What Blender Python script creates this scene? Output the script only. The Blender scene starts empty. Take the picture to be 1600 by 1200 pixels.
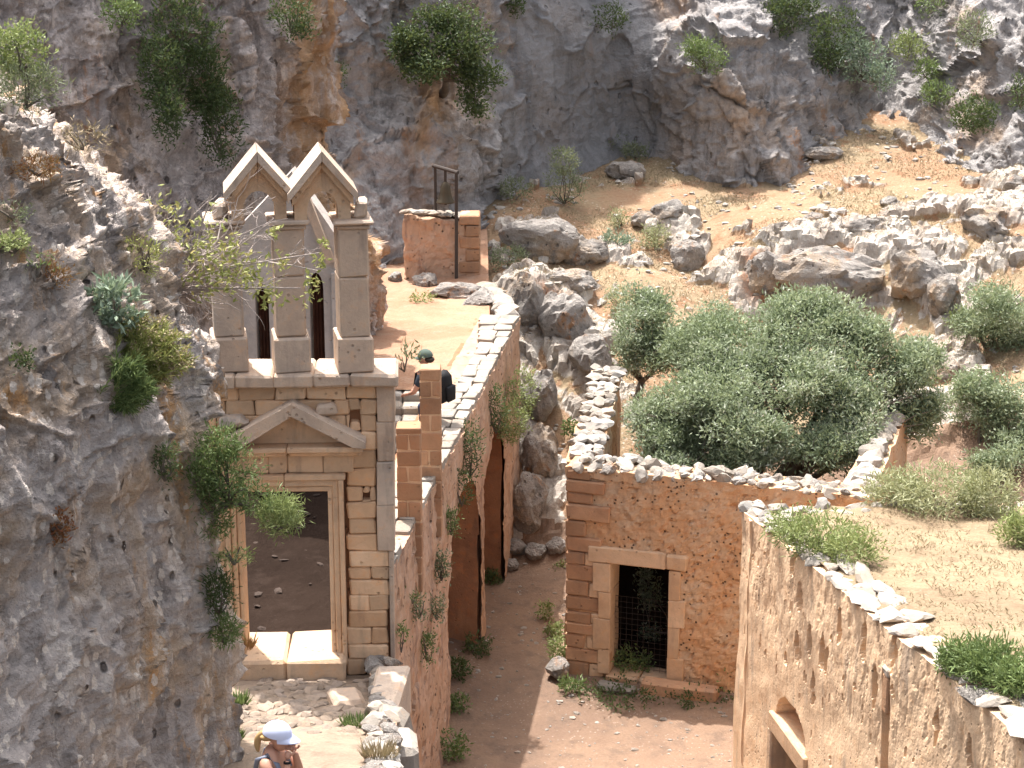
import bpy, math, random
import numpy as np
from mathutils import Vector, Matrix

# ------------------------------------------------------------------ camera, sky, sun
S = bpy.context.scene
C = S.collection
R = math.radians
PITCH, FPX, CAMZ = R(15.8), 3000.0, 14.0
cam = bpy.data.objects.new('camera', bpy.data.cameras.new('camera'))
C.objects.link(cam)
cam.location = (0, 0, CAMZ)
cam.rotation_euler = (math.pi / 2 - PITCH, 0, 0)
cam.data.sensor_width = 36
cam.data.lens = 36 * FPX / 1600
cam.data.clip_start = 0.1
cam.data.clip_end = 600
S.camera = cam
SUN_EL, SUN_AZ = R(65), R(-27)          # azimuth from +Y, negative = left
w = bpy.data.worlds.new('World'); S.world = w; w.use_nodes = True
nt = w.node_tree
sky = nt.nodes.new('ShaderNodeTexSky'); sky.sky_type = 'NISHITA'; sky.sun_disc = False
sky.sun_elevation = SUN_EL; sky.sun_rotation = SUN_AZ % (2 * math.pi)
sky.air_density = 1.0; sky.dust_density = 7.0; sky.ozone_density = 0.6
hsv = nt.nodes.new('ShaderNodeHueSaturation'); hsv.inputs['Saturation'].default_value = 0.42     # the camera's white balance
nt.links.new(sky.outputs[0], hsv.inputs['Color']); nt.links.new(hsv.outputs[0], nt.nodes['Background'].inputs[0])
nt.nodes['Background'].inputs[1].default_value = 0.15
sl = bpy.data.lights.new('sun', 'SUN'); sun = bpy.data.objects.new('sun', sl); C.objects.link(sun)
sl.energy = 3.5; sl.angle = R(0.55); sl.color = (1.0, 0.96, 0.91)
TOSUN = Vector((math.sin(SUN_AZ) * math.cos(SUN_EL), math.cos(SUN_AZ) * math.cos(SUN_EL), math.sin(SUN_EL)))
sun.rotation_euler = TOSUN.to_track_quat('Z', 'Y').to_euler()
sun.location = (-20, 20, 60)
S.view_settings.view_transform = 'Standard'; S.view_settings.look = 'None'
S.view_settings.gamma = 1; S.view_settings.use_curve_mapping = False
S.view_settings.exposure = 1.38
S.render.engine = 'CYCLES'
S.cycles.max_bounces = 6; S.cycles.diffuse_bounces = 4

# ------------------------------------------------------------------ helpers: survey
CP, SP = math.cos(PITCH), math.sin(PITCH)
def ray(px, py):
    dx = (px - 800) / FPX; du = (600 - py) / FPX
    return dx, CP + du * SP, -SP + du * CP
def atY(px, py, Y):
    d = ray(px, py); t = Y / d[1]
    return np.array((d[0] * t, Y, CAMZ + d[2] * t))
def atZ(px, py, z):
    d = ray(px, py); t = (z - CAMZ) / d[2]
    return np.array((d[0] * t, d[1] * t, z))
G = 0.9                                  # level of the lane

# ------------------------------------------------------------------ helpers: noise
def _hash(ix, iy, iz, seed):
    h = (ix.astype(np.int64) * 374761393 + iy.astype(np.int64) * 668265263 + iz.astype(np.int64) * 2147483647 + seed * 974711) & 0xFFFFFFFF
    h = ((h ^ (h >> 13)) * 1274126177) & 0xFFFFFFFF
    h = ((h ^ (h >> 16)) * 2246822519) & 0xFFFFFFFF
    return h ^ (h >> 15)
def vnoise(p, seed=0):
    """gradient noise in about -1..1"""
    i = np.floor(p).astype(np.int64); f = p - i
    u = f * f * f * (f * (f * 6 - 15) + 10)
    out = np.zeros(len(p))
    for dx in (0, 1):
        for dy in (0, 1):
            for dz in (0, 1):
                h = _hash(i[:, 0] + dx, i[:, 1] + dy, i[:, 2] + dz, seed)
                gx = (h & 255) / 127.5 - 1; gy = ((h >> 8) & 255) / 127.5 - 1; gz = ((h >> 16) & 255) / 127.5 - 1
                g = gx * (f[:, 0] - dx) + gy * (f[:, 1] - dy) + gz * (f[:, 2] - dz)
                wx = u[:, 0] if dx else 1 - u[:, 0]; wy = u[:, 1] if dy else 1 - u[:, 1]; wz = u[:, 2] if dz else 1 - u[:, 2]
                out += g * wx * wy * wz
    return out * 1.2
def fbm(p, octv=4, gain=0.5, seed=0, ridged=False):
    a, s, q = 1.0, np.zeros(len(p)), p.copy()
    for k in range(octv):
        n = vnoise(q, seed + k)
        s += a * ((1 - 2 * np.abs(n)) if ridged else n)
        a *= gain; q = q * 2.03 + 11.7
    return s
def facet(p, seed=0, tilt=0.6):
    """angular broken-rock relief: every voronoi cell is a tilted plane; also returns distance to the cell edge"""
    i = np.floor(p).astype(np.int64)
    best = np.full(len(p), 1e9); sec = np.full(len(p), 1e9); val = np.zeros(len(p))
    for dx in (-1, 0, 1):
        for dy in (-1, 0, 1):
            for dz in (-1, 0, 1):
                c = i + np.array((dx, dy, dz))
                h = _hash(c[:, 0], c[:, 1], c[:, 2], seed); h2 = _hash(c[:, 0], c[:, 1], c[:, 2], seed + 77)
                pt = c + np.stack(((h & 255) / 255., ((h >> 8) & 255) / 255., ((h >> 16) & 255) / 255.), 1)
                dv = p - pt; d = (dv ** 2).sum(1)
                g = np.stack(((h2 & 255) / 127.5 - 1, ((h2 >> 8) & 255) / 127.5 - 1, ((h2 >> 16) & 255) / 127.5 - 1), 1)
                v = ((h >> 24) & 255) / 127.5 - 1 + tilt * (g * dv).sum(1)
                near = d < best
                sec = np.where(near, best, np.minimum(sec, d)); val = np.where(near, v, val); best = np.where(near, d, best)
    return val, np.sqrt(sec) - np.sqrt(best)
class TPS:
    """thin plate spline through measured points"""
    def __init__(s, P, v, lam=0.02):
        P = np.asarray(P, float); v = np.asarray(v, float); n = len(P)
        A = np.zeros((n + 3, n + 3)); A[:n, :n] = s.k(P, P) + lam * np.eye(n)
        A[:n, n] = 1; A[:n, n + 1:] = P; A[n, :n] = 1; A[n + 1:, :n] = P.T
        s.P = P; s.w = np.linalg.solve(A, np.concatenate((v, (0, 0, 0))))
    def k(s, a, b):
        d2 = ((a[:, None, :] - b[None, :, :]) ** 2).sum(2)
        return 0.5 * d2 * np.log(d2 + 1e-9)
    def __call__(s, q):
        q = np.asarray(q, float); n = len(s.P); out = []
        for c in range(0, len(q), 20000):
            x = q[c:c + 20000]
            out.append(s.k(x, s.P) @ s.w[:n] + s.w[n] + x @ s.w[n + 1:])
        return np.concatenate(out)
def sstep(a, b, x):
    t = np.clip((x - a) / (b - a), 0, 1); return t * t * (3 - 2 * t)

# ------------------------------------------------------------------ helpers: objects
def mesh(name, V, F, mat=None, smooth=False, attrs=None):
    me = bpy.data.meshes.new(name)
    V = np.asarray(V, np.float32); F = np.asarray(F, np.int32)
    if F.ndim == 2:
        k = F.shape[1]
        me.vertices.add(len(V)); me.vertices.foreach_set('co', V.ravel())
        me.loops.add(F.size); me.loops.foreach_set('vertex_index', F.ravel())
        me.polygons.add(len(F)); me.polygons.foreach_set('loop_start', np.arange(0, F.size, k, dtype=np.int32))
        me.polygons.foreach_set('loop_total', np.full(len(F), k, np.int32))
    me.update(calc_edges=True); me.validate()
    me.polygons.foreach_set('use_smooth', np.full(len(me.polygons), smooth))
    for an, av in (attrs or {}).items():
        a = me.attributes.new(an, 'FLOAT', 'POINT'); a.data.foreach_set('value', np.asarray(av, np.float32))
    if mat: me.materials.append(mat)
    return me
def mesh_poly(name, V, F, mat=None, smooth=False):
    me = bpy.data.meshes.new(name); me.from_pydata([tuple(map(float, v)) for v in V], [], [tuple(map(int, f)) for f in F]); me.update()
    me.polygons.foreach_set('use_smooth', np.full(len(me.polygons), smooth))
    if mat: me.materials.append(mat)
    return me
def link(name, data, parent=None, loc=None, rot=None, scale=None):
    o = bpy.data.objects.new(name, data); C.objects.link(o)
    if parent is not None: o.parent = parent
    if loc is not None: o.location = [float(v) for v in loc]
    if rot is not None: o.rotation_euler = rot
    if scale is not None: o.scale = scale
    return o
def tag(o, label, cat, group=None):
    o['label'] = label; o['category'] = cat
    if group: o['group'] = group
    return o
def thing(name, label, cat, loc, rotz=0, group=None):
    return tag(link(name, None, loc=loc, rot=(0, 0, rotz)), label, cat, group)
def structure(o, kind='structure'):
    o['kind'] = kind; return o
def rootloc(p):
    L = np.zeros(3); q = p
    while q is not None:
        L += np.array(q.location); q = q.parent
    return L
def part(name, V, F, mat, parent, smooth=False, attrs=None):
    """a mesh given in world coordinates, hung under its (unrotated) parent"""
    V = np.asarray(V, float) - rootloc(parent)
    me = mesh(name, V, F, mat, smooth, attrs) if not isinstance(F, list) else mesh_poly(name, V, F, mat, smooth)
    return link(name, me, parent)
def gridfaces(nu, nv):
    i = np.arange(nu * nv).reshape(nu, nv)
    return np.stack((i[:-1, :-1], i[1:, :-1], i[1:, 1:], i[:-1, 1:]), 2).reshape(-1, 4)
class MB:
    """collects quads / polygons"""
    def __init__(s): s.V = []; s.F = []
    def add(s, V, F):
        n = len(s.V); s.V += [tuple(v) for v in V]; s.F += [tuple(i + n for i in f) for f in F]
    def box(s, x0, x1, y0, y1, z0, z1):
        s.add([(x, y, z) for x in (x0, x1) for y in (y0, y1) for z in (z0, z1)],
              [(0, 1, 3, 2), (4, 6, 7, 5), (0, 4, 5, 1), (2, 3, 7, 6), (0, 2, 6, 4), (1, 5, 7, 3)])
    def tube(s, pts, r, n=6):
        pts = [Vector(p) for p in pts]
        rs = r if isinstance(r, (list, tuple)) else [r] * len(pts)
        base = len(s.V)
        for k, p in enumerate(pts):
            d = (pts[min(k + 1, len(pts) - 1)] - pts[max(k - 1, 0)]).normalized()
            a = d.orthogonal().normalized(); b = d.cross(a)
            for j in range(n):
                t = 2 * math.pi * j / n
                s.V.append(tuple(p + (a * math.cos(t) + b * math.sin(t)) * rs[k]))
        for k in range(len(pts) - 1):
            for j in range(n):
                s.F.append((base + k * n + j, base + k * n + (j + 1) % n, base + (k + 1) * n + (j + 1) % n, base + (k + 1) * n + j))
        s.F.append(tuple(base + j for j in reversed(range(n)))); s.F.append(tuple(base + (len(pts) - 1) * n + j for j in range(n)))
    def part(s, name, mat, parent, smooth=False):
        return part(name, np.array(s.V), s.F, mat, parent, smooth)
def block_geo(x0, x1, y0, y1, z0, z1, bev=0.02, jit=0.01, rng=random):
    """a worn squared stone: chamfered box with shifted corners (44 triangles)"""
    b = min(bev, (x1 - x0) * .3, (y1 - y0) * .3, (z1 - z0) * .3)
    V = []; idx = {}
    for sx in (0, 1):
        for sy in (0, 1):
            for sz in (0, 1):
                c = [(x0, x1)[sx] + rng.uniform(-jit, jit), (y0, y1)[sy] + rng.uniform(-jit, jit), (z0, z1)[sz] + rng.uniform(-jit, jit)]
                bb = b * rng.uniform(.6, 1.5)
                ins = [bb if k == 0 else -bb for k in (sx, sy, sz)]
                for ax in range(3):
                    q = [c[i] + (0 if i == ax else ins[i]) for i in range(3)]
                    idx[sx, sy, sz, ax] = len(V); V.append(q)
    F = []
    for ax in range(3):
        o = [i for i in range(3) if i != ax]
        for s in (0, 1):
            q = []
            for (a, c) in ((0, 0), (1, 0), (1, 1), (0, 1)):
                k = [0, 0, 0]; k[ax] = s; k[o[0]] = a; k[o[1]] = c; q.append(idx[(*k, ax)])
            F.append(q if (s == 1) == (ax != 1) else q[::-1])
    for ax in range(3):
        o = [i for i in range(3) if i != ax]
        for a in (0, 1):
            for c in (0, 1):
                k0 = [0, 0, 0]; k0[o[0]] = a; k0[o[1]] = c; k1 = list(k0); k1[ax] = 1
                q = [idx[(*k0, o[0])], idx[(*k1, o[0])], idx[(*k1, o[1])], idx[(*k0, o[1])]]
                F.append(q if ((a == c) == (ax == 1)) else q[::-1])
    for sx in (0, 1):
        for sy in (0, 1):
            for sz in (0, 1):
                q = [idx[sx, sy, sz, a] for a in range(3)]
                F.append(q if (sx + sy + sz) % 2 else q[::-1])
    return np.array(V), F
def roughbox_geo(x0, x1, y0, y1, z0, z1, res=0.1, amp=0.02, freq=2.0, seed=1, rnd=0.0):
    """a subdivided box with uneven faces"""
    Vs = []; Fs = []; n0 = 0
    L = ((x0, x1), (y0, y1), (z0, z1))
    for ax in range(3):
        o = [i for i in range(3) if i != ax]
        na = max(2, int((L[o[0]][1] - L[o[0]][0]) / res) + 1); nb = max(2, int((L[o[1]][1] - L[o[1]][0]) / res) + 1)
        a, b = np.meshgrid(np.linspace(*L[o[0]], na), np.linspace(*L[o[1]], nb), indexing='ij')
        for s in (0, 1):
            V = np.zeros((na * nb, 3)); V[:, ax] = L[ax][s]; V[:, o[0]] = a.ravel(); V[:, o[1]] = b.ravel()
            F = gridfaces(na, nb)
            if (s == 1) == (ax == 1): F = F[:, ::-1]
            Vs.append(V); Fs.append(F + n0); n0 += len(V)
    V = np.concatenate(Vs); F = np.concatenate(Fs)
    D = np.stack([fbm(V * freq + 31 * k, 4, .55, seed + 10 * k) for k in range(3)], 1)
    return V + D * amp, F
def rot_about(V, ang, pivot):
    V = np.asarray(V, float).copy(); c, s = math.cos(ang), math.sin(ang)
    x = V[:, 0] - pivot[0]; y = V[:, 1] - pivot[1]
    V[:, 0] = pivot[0] + c * x - s * y; V[:, 1] = pivot[1] + s * x + c * y
    return V

# ------------------------------------------------------------------ helpers: materials
class NT:
    def __init__(s, name, rough=0.9, spec=0.15):
        s.m = bpy.data.materials.new(name); s.m.use_nodes = True; s.t = s.m.node_tree
        s.b = s.t.nodes['Principled BSDF']; s.b.inputs['Roughness'].default_value = rough
        s.b.inputs['Specular IOR Level'].default_value = spec
        s.pos = None
    def n(s, typ, **kw):
        x = s.t.nodes.new(typ)
        for k, v in kw.items(): setattr(x, k, v)
        return x
    def set(s, sock, v):
        if hasattr(v, 'is_linked'): s.t.links.new(v, sock)
        elif isinstance(v, (tuple, list)) and sock.type == 'RGBA': sock.default_value = (*v, 1) if len(v) == 3 else v
        else: sock.default_value = v
    def coord(s, kind='world', scale=(1, 1, 1)):
        if kind == 'world': v = s.n('ShaderNodeNewGeometry').outputs['Position']
        else: v = s.n('ShaderNodeTexCoord').outputs['Object']
        m = s.n('ShaderNodeMapping'); s.t.links.new(v, m.inputs[0]); m.inputs['Scale'].default_value = scale
        return m.outputs[0]
    def objrand(s): return s.n('ShaderNodeObjectInfo').outputs['Random']
    def attr(s, name): return s.n('ShaderNodeAttribute', attribute_name=name).outputs['Fac']
    def noise(s, vec, scale, detail=5, rough=0.55, dist=0.0):
        x = s.n('ShaderNodeTexNoise'); s.t.links.new(vec, x.inputs['Vector'])
        x.inputs['Scale'].default_value = scale; x.inputs['Detail'].default_value = detail; x.inputs['Roughness'].default_value = rough
        x.inputs['Distortion'].default_value = dist
        return x.outputs['Fac']
    def voro(s, vec, scale, feature='F1', rand=1.0):
        x = s.n('ShaderNodeTexVoronoi', feature=feature); s.t.links.new(vec, x.inputs['Vector'])
        x.inputs['Scale'].default_value = scale; x.inputs['Randomness'].default_value = rand
        return x.outputs['Distance']
    def math(s, op, a, b=0.0, c=None):
        x = s.n('ShaderNodeMath', operation=op); s.set(x.inputs[0], a); s.set(x.inputs[1], b)
        if c is not None: s.set(x.inputs[2], c)
        return x.outputs[0]
    def rng(s, v, a, b, lo=0.0, hi=1.0):
        x = s.n('ShaderNodeMapRange', interpolation_type='SMOOTHSTEP'); s.set(x.inputs[0], v)
        for k, q in zip((1, 2, 3, 4), (a, b, lo, hi)): x.inputs[k].default_value = q
        return x.outputs[0]
    def mix(s, f, a, b, mode='MIX'):
        x = s.n('ShaderNodeMix', data_type='RGBA', blend_type=mode); s.set(x.inputs[0], f); s.set(x.inputs[6], a); s.set(x.inputs[7], b)
        return x.outputs[2]
    def val(s, col, f):
        """brightness of a colour times a factor"""
        x = s.n('ShaderNodeHueSaturation'); s.set(x.inputs['Color'], col); s.set(x.inputs['Value'], f); return x.outputs[0]
    def bump(s, h, strength=0.5, dist=0.05):
        x = s.n('ShaderNodeBump'); x.inputs['Strength'].default_value = strength; x.inputs['Distance'].default_value = dist
        s.t.links.new(h, x.inputs['Height']); s.t.links.new(x.outputs[0], s.b.inputs['Normal'])
    def col(s, c): s.set(s.b.inputs['Base Color'], c); return s
def m_plain(name, c, rough=0.7, spec=0.3, metal=0.0):
    t = NT(name, rough, spec); t.col(c); t.b.inputs['Metallic'].default_value = metal; return t.m
def m_rock(name, grey, tan, rust, white, rustamt=0.5, streak=True, lichen=0.0, tanamt=0.5, holes=0.5, scale=1.0, whiteamt=.5):
    t = NT(name); w0 = t.coord('world', (scale,) * 3)
    ws = t.coord('world', (scale * 1.6, scale * 1.6, scale * .22)) if streak else w0
    n1 = t.noise(w0, .55, 6, .6, .4); n2 = t.noise(ws, 1.5, 6, .62, .3); n3 = t.noise(w0, 5.5, 6, .7); n4 = t.noise(w0, 22, 4, .7)
    c = t.mix(t.rng(n1, .62 - .25 * tanamt, .78 - .25 * tanamt), grey, tan)
    c = t.mix(t.rng(n2, .50, .66), c, t.val(grey, .6))
    rs = t.math('MULTIPLY', t.rng(t.noise(ws, .9, 5, .65, .6), .66 - .2 * rustamt, .76 - .2 * rustamt), t.rng(n3, .35, .6))
    c = t.mix(t.math('MULTIPLY', rs, .85), c, rust)
    wf = t.math('MULTIPLY', t.rng(t.noise(ws, 2.2, 6, .7, .2), .66 - .2 * whiteamt, .74 - .2 * whiteamt), t.rng(n3, .4, .62))
    c = t.mix(t.math('MULTIPLY', wf, .8), c, white)
    c = t.val(c, t.math('ADD', .70, t.math('MULTIPLY', n3, .6)))
    c = t.val(c, t.math('ADD', .75, t.math('MULTIPLY', n4, .5)))
    c = t.mix(t.math('MULTIPLY', t.math('MULTIPLY', t.rng(t.noise(w0, 2.6, 7, .72, .5), .54, .66), t.rng(n4, .3, .6)), .6), c, (.085, .075, .07))
    h = t.math('ADD', t.math('MULTIPLY', n3, .6), t.math('MULTIPLY', n4, .35))
    if holes:
        wh = t.coord('world', (scale * 1.0, scale * 1.0, scale * .6))
        v = t.math('MULTIPLY', t.rng(t.voro(wh, 4.5), .10, .22, 1, 0), t.rng(t.noise(w0, 1.3, 3), .48, .6))
        c = t.mix(t.math('MULTIPLY', v, holes), c, (.035, .025, .02)); h = t.math('SUBTRACT', h, v)
    c = t.mix(t.math('MULTIPLY', t.attr('slab'), .8), c, t.mix(t.rng(n2, .4, .65), (.27, .27, .28), (.195, .197, .205)))  # slab: greyer limestone, with some cliff shade in its darker colour
    c = t.mix(t.math('MULTIPLY', t.math('MULTIPLY', t.attr('stain'), t.rng(n2, .3, .6)), .85), c, (.47, .27, .13))
    if lichen:
        wl = t.coord('world', (scale * 1.0, scale * 1.0, scale * .42))
        dv = t.math('ADD', t.math('ADD', t.voro(wl, 7.5), t.math('MULTIPLY', t.math('SUBTRACT', n4, .5), .30)), t.math('MULTIPLY', t.math('SUBTRACT', n3, .5), .35))
        patch = t.rng(t.noise(t.coord('world', (scale, scale, scale * .4)), .7, 3, .5), .42, .53)
        l = t.math('MULTIPLY', t.rng(dv, .24, .30, 1, 0), patch)
        l2 = t.math('MULTIPLY', t.rng(t.math('ADD', t.voro(wl, 17), t.math('MULTIPLY', n4, .2)), .22, .3, 1, 0), t.rng(t.noise(w0, 1.1, 4), .5, .62))
        c = t.mix(t.math('MULTIPLY', t.math('MAXIMUM', l, t.math('MULTIPLY', l2, .7)), lichen), c, (.80, .70, .61))
    t.bump(h, 1.0, .11); t.col(c); return t.m
def m_masonry(name, base, dark, red, pits=0.4, obj=True, var=0.3, grime=(.12, .11, .10), grimeamt=.35, fine=1.0, pitlo=.5):
    """weathered dressed stone; hue shifts a little from block to block"""
    t = NT(name); w0 = t.coord('world')
    n1 = t.noise(w0, 1.6, 5, .6, .3); n2 = t.noise(w0, 6, 6, .7); n3 = t.noise(w0, 28 * fine, 4, .7)
    c = t.mix(t.rng(n1, .42, .62), base, dark)
    c = t.mix(t.math('MULTIPLY', t.rng(n2, .52, .68), .6), c, red)
    ws = t.coord('world', (2.2, 2.2, .45))
    c = t.mix(t.math('MULTIPLY', t.rng(t.noise(ws, 1.4, 5, .65), .52, .7), grimeamt), c, grime)
    if obj:
        r = t.objrand(); c = t.val(c, t.math('ADD', 1 - var / 2, t.math('MULTIPLY', r, var)))
        c = t.mix(t.math('MULTIPLY', t.math('FRACT', t.math('MULTIPLY', r, 7.3)), .35), c, red)
    c = t.val(c, t.math('ADD', .72, t.math('MULTIPLY', n2, .55)))
    h = t.math('ADD', t.math('MULTIPLY', n2, .5), t.math('MULTIPLY', n3, .4))
    if pits:
        v = t.math('MULTIPLY', t.rng(t.voro(w0, 11 * fine), .12, .24, 1, 0), t.rng(t.noise(w0, 2.0, 3), pitlo, pitlo + .12))
        c = t.mix(t.math('MULTIPLY', v, pits), c, (.07, .045, .03)); h = t.math('SUBTRACT', h, v)
    t.bump(h, .7, .03); t.col(c); return t.m
def m_leaf(name, a, b, tip=None, rough=.55, trans=.25):
    t = NT(name, rough, .25)
    f = t.attr('tint'); c = t.mix(f, a, b)
    if tip: c = t.mix(t.math('MULTIPLY', t.rng(f, .8, .97), .9), c, tip)
    t.col(c)
    if trans:
        tr = t.n('ShaderNodeBsdfTranslucent'); t.set(tr.inputs[0], t.mix(.35, c, (.25, .28, .08)))
        mx = t.n('ShaderNodeMixShader'); mx.inputs[0].default_value = trans
        t.t.links.new(t.b.outputs[0], mx.inputs[1]); t.t.links.new(tr.outputs[0], mx.inputs[2])
        t.t.links.new(mx.outputs[0], t.t.nodes['Material Output'].inputs[0])
    return t.m
def m_ground(name, a, b, c2, stone=(.5, .46, .4), stones=.5, scale=1.0):
    t = NT(name); w0 = t.coord('world', (scale,) * 3)
    n1 = t.noise(w0, .6, 6, .6, .3); n2 = t.noise(w0, 3, 6, .65); n3 = t.noise(w0, 25, 4, .7)
    c = t.mix(t.rng(n1, .4, .62), a, b); c = t.mix(t.math('MULTIPLY', t.rng(n2, .5, .66), .7), c, c2)
    if stones:
        sp = t.math('MULTIPLY', t.rng(t.voro(w0, 13), .14, .22, 1, 0), t.rng(t.noise(w0, 1.7, 4), .42, .62))
        c = t.mix(t.math('MULTIPLY', sp, stones), c, stone)
    c = t.val(c, t.math('ADD', .7, t.math('MULTIPLY', n3, .6)))
    t.bump(t.math('ADD', t.math('MULTIPLY', n2, .4), t.math('MULTIPLY', n3, .5)), .8, .04); t.col(c); return t.m

GREY = (.27, .255, .25); TAN = (.36, .27, .20); RUST = (.40, .20, .09); WHITE = (.56, .52, .48)
M = {}
M['cliff'] = m_rock('cliff_rock', (.385, .36, .35), (.44, .34, .265), RUST, (.54, .51, .49), .35, True, 0, .35, .45, .9, .35)
M['cliff_left'] = m_rock('cliff_rock_warm', (.46, .395, .365), (.52, .37, .26), (.42, .21, .10), (.66, .57, .53), .5, True, .4, .5, .6, 1.0, 1.0)
M['near_rock'] = m_rock('near_rock', (.52, .455, .42), (.55, .415, .305), (.56, .31, .13), (.74, .66, .59), .62, True, 1.0, .72, .8, 1.25, .6)
M['boulder'] = m_rock('boulder_rock', (.37, .335, .305), (.43, .32, .225), RUST, (.55, .51, .46), .5, False, 0, .45, .5, 1.6, .6)
M['ashlar'] = m_masonry('dressed_sandstone', (.63, .445, .295), (.55, .375, .24), (.57, .315, .16), .45, True, .42, (.16, .14, .125), .5)
M['ashlar_grey'] = m_masonry('weathered_sandstone', (.53, .43, .345), (.42, .345, .285), (.52, .34, .22), .35, True, .2, (.16, .15, .145), .6)
M['rubble_wall'] = m_masonry('rubble_plaster', (.52, .315, .18), (.52, .37, .25), (.42, .20, .095), .9, False, 0, (.16, .11, .08), .3, .9, .40)
M['bay_wall'] = m_masonry('bay_plaster_shaded', (.33, .17, .095), (.26, .13, .075), (.36, .14, .06), .5, False, 0, (.10, .07, .06), .5)  # darker version of the bridge plaster, recess shade put into its colour
M['pale_wall'] = m_masonry('pale_plaster', (.78, .565, .375), (.70, .495, .325), (.66, .41, .23), .6, False, 0, (.26, .22, .19), .6, 1.1)
M['bridge_wall'] = m_masonry('bridge_plaster', (.47, .31, .22), (.42, .27, .18), (.40, .19, .10), .9, False, 0, (.14, .10, .09), .7, .8, .46)
M['quoin'] = m_masonry('quoin_stone', (.42, .255, .155), (.35, .21, .13), (.37, .18, .095), .5, True, .4, (.17, .14, .12), .5)
M['frame_stone'] = m_masonry('frame_stone', (.61, .44, .30), (.54, .375, .25), (.55, .325, .175), .3, True, .22, (.2, .17, .15), .5)
M['cobble'] = m_masonry('path_cobble', (.27, .215, .175), (.20, .16, .13), (.30, .22, .15), .2, True, .5)
M['coping'] = m_masonry('coping_stone', (.355, .325, .29), (.27, .245, .215), (.33, .24, .165), .5, True, .4, (.13, .125, .12), .45)
M['whitestone'] = m_masonry('white_limestone', (.37, .345, .315), (.27, .25, .225), (.35, .27, .195), .7, True, .4, (.12, .12, .12), .5)
M['plaster'] = m_masonry('grey_white_plaster', (.47, .42, .385), (.40, .355, .32), (.44, .36, .29), .1, False, 0, (.22, .2, .19), .35)
M['lane'] = m_ground('lane_dirt', (.225, .148, .102), (.175, .115, .082), (.135, .095, .072), (.36, .30, .25), .6, 1.0)
M['path'] = m_ground('path_dirt', (.30, .23, .17), (.24, .18, .135), (.17, .13, .10), (.42, .38, .32), .6, 1.0)
M['terrace'] = m_ground('terrace_dirt', (.35, .21, .138), (.30, .168, .105), (.335, .225, .16), (.5, .4, .3), .25, 1.0)
M['shadedark'] = m_ground('shade_darkened', (.028, .019, .015), (.022, .015, .012), (.036, .025, .02), (.06, .046, .04), .3, 1.0)  # shade of the passage and rooms put into a near-black colour
t_ = M['shadedark'].node_tree.nodes['Principled BSDF']; t_.inputs['Specular IOR Level'].default_value = 0.0
M['scree'] = m_ground('passage_stone', (.075, .055, .045), (.06, .044, .037), (.05, .036, .03), (.1, .08, .07), 0, 2.0)
M['drygrass'] = m_ground('dry_grass_roof', (.25, .19, .12), (.205, .15, .095), (.16, .11, .07), (.34, .29, .23), .4, 1.0)
M['wood'] = m_masonry('brown_wood', (.10, .045, .03), (.08, .035, .025), (.12, .06, .04), .1, False, 0)
M['iron'] = m_plain('rusty_iron', (.05, .038, .032), .75, .3)
M['bronze'] = m_plain('dull_bronze', (.085, .065, .04), .5, .5, .6)
M['bark'] = m_masonry('grey_bark', (.17, .145, .12), (.11, .09, .075), (.14, .10, .07), .2, False, 0)
M['twig'] = m_plain('bleached_twig', (.42, .36, .33), .8, .1)
M['olive'] = m_leaf('olive_leaf', (.165, .215, .12), (.41, .465, .32), (.54, .56, .47), .55, .35)
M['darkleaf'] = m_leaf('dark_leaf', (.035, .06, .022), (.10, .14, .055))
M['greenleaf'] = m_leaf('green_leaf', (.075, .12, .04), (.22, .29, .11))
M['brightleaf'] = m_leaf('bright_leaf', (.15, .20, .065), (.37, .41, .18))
M['yellowleaf'] = m_leaf('yellow_green_leaf', (.20, .23, .06), (.44, .44, .17), (.5, .42, .16))
M['sageleaf'] = m_leaf('sage_leaf', (.13, .19, .12), (.36, .43, .33))
M['greyshrub'] = m_leaf('grey_green_shrub', (.12, .15, .08), (.27, .30, .18))
M['paleshrub'] = m_leaf('pale_shrub', (.26, .28, .14), (.48, .48, .30))
M['straw'] = m_leaf('straw', (.24, .18, .105), (.42, .34, .225), None, .7, .15)
M['redleaf'] = m_leaf('rusty_leaf', (.22, .08, .04), (.36, .20, .08))
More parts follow.
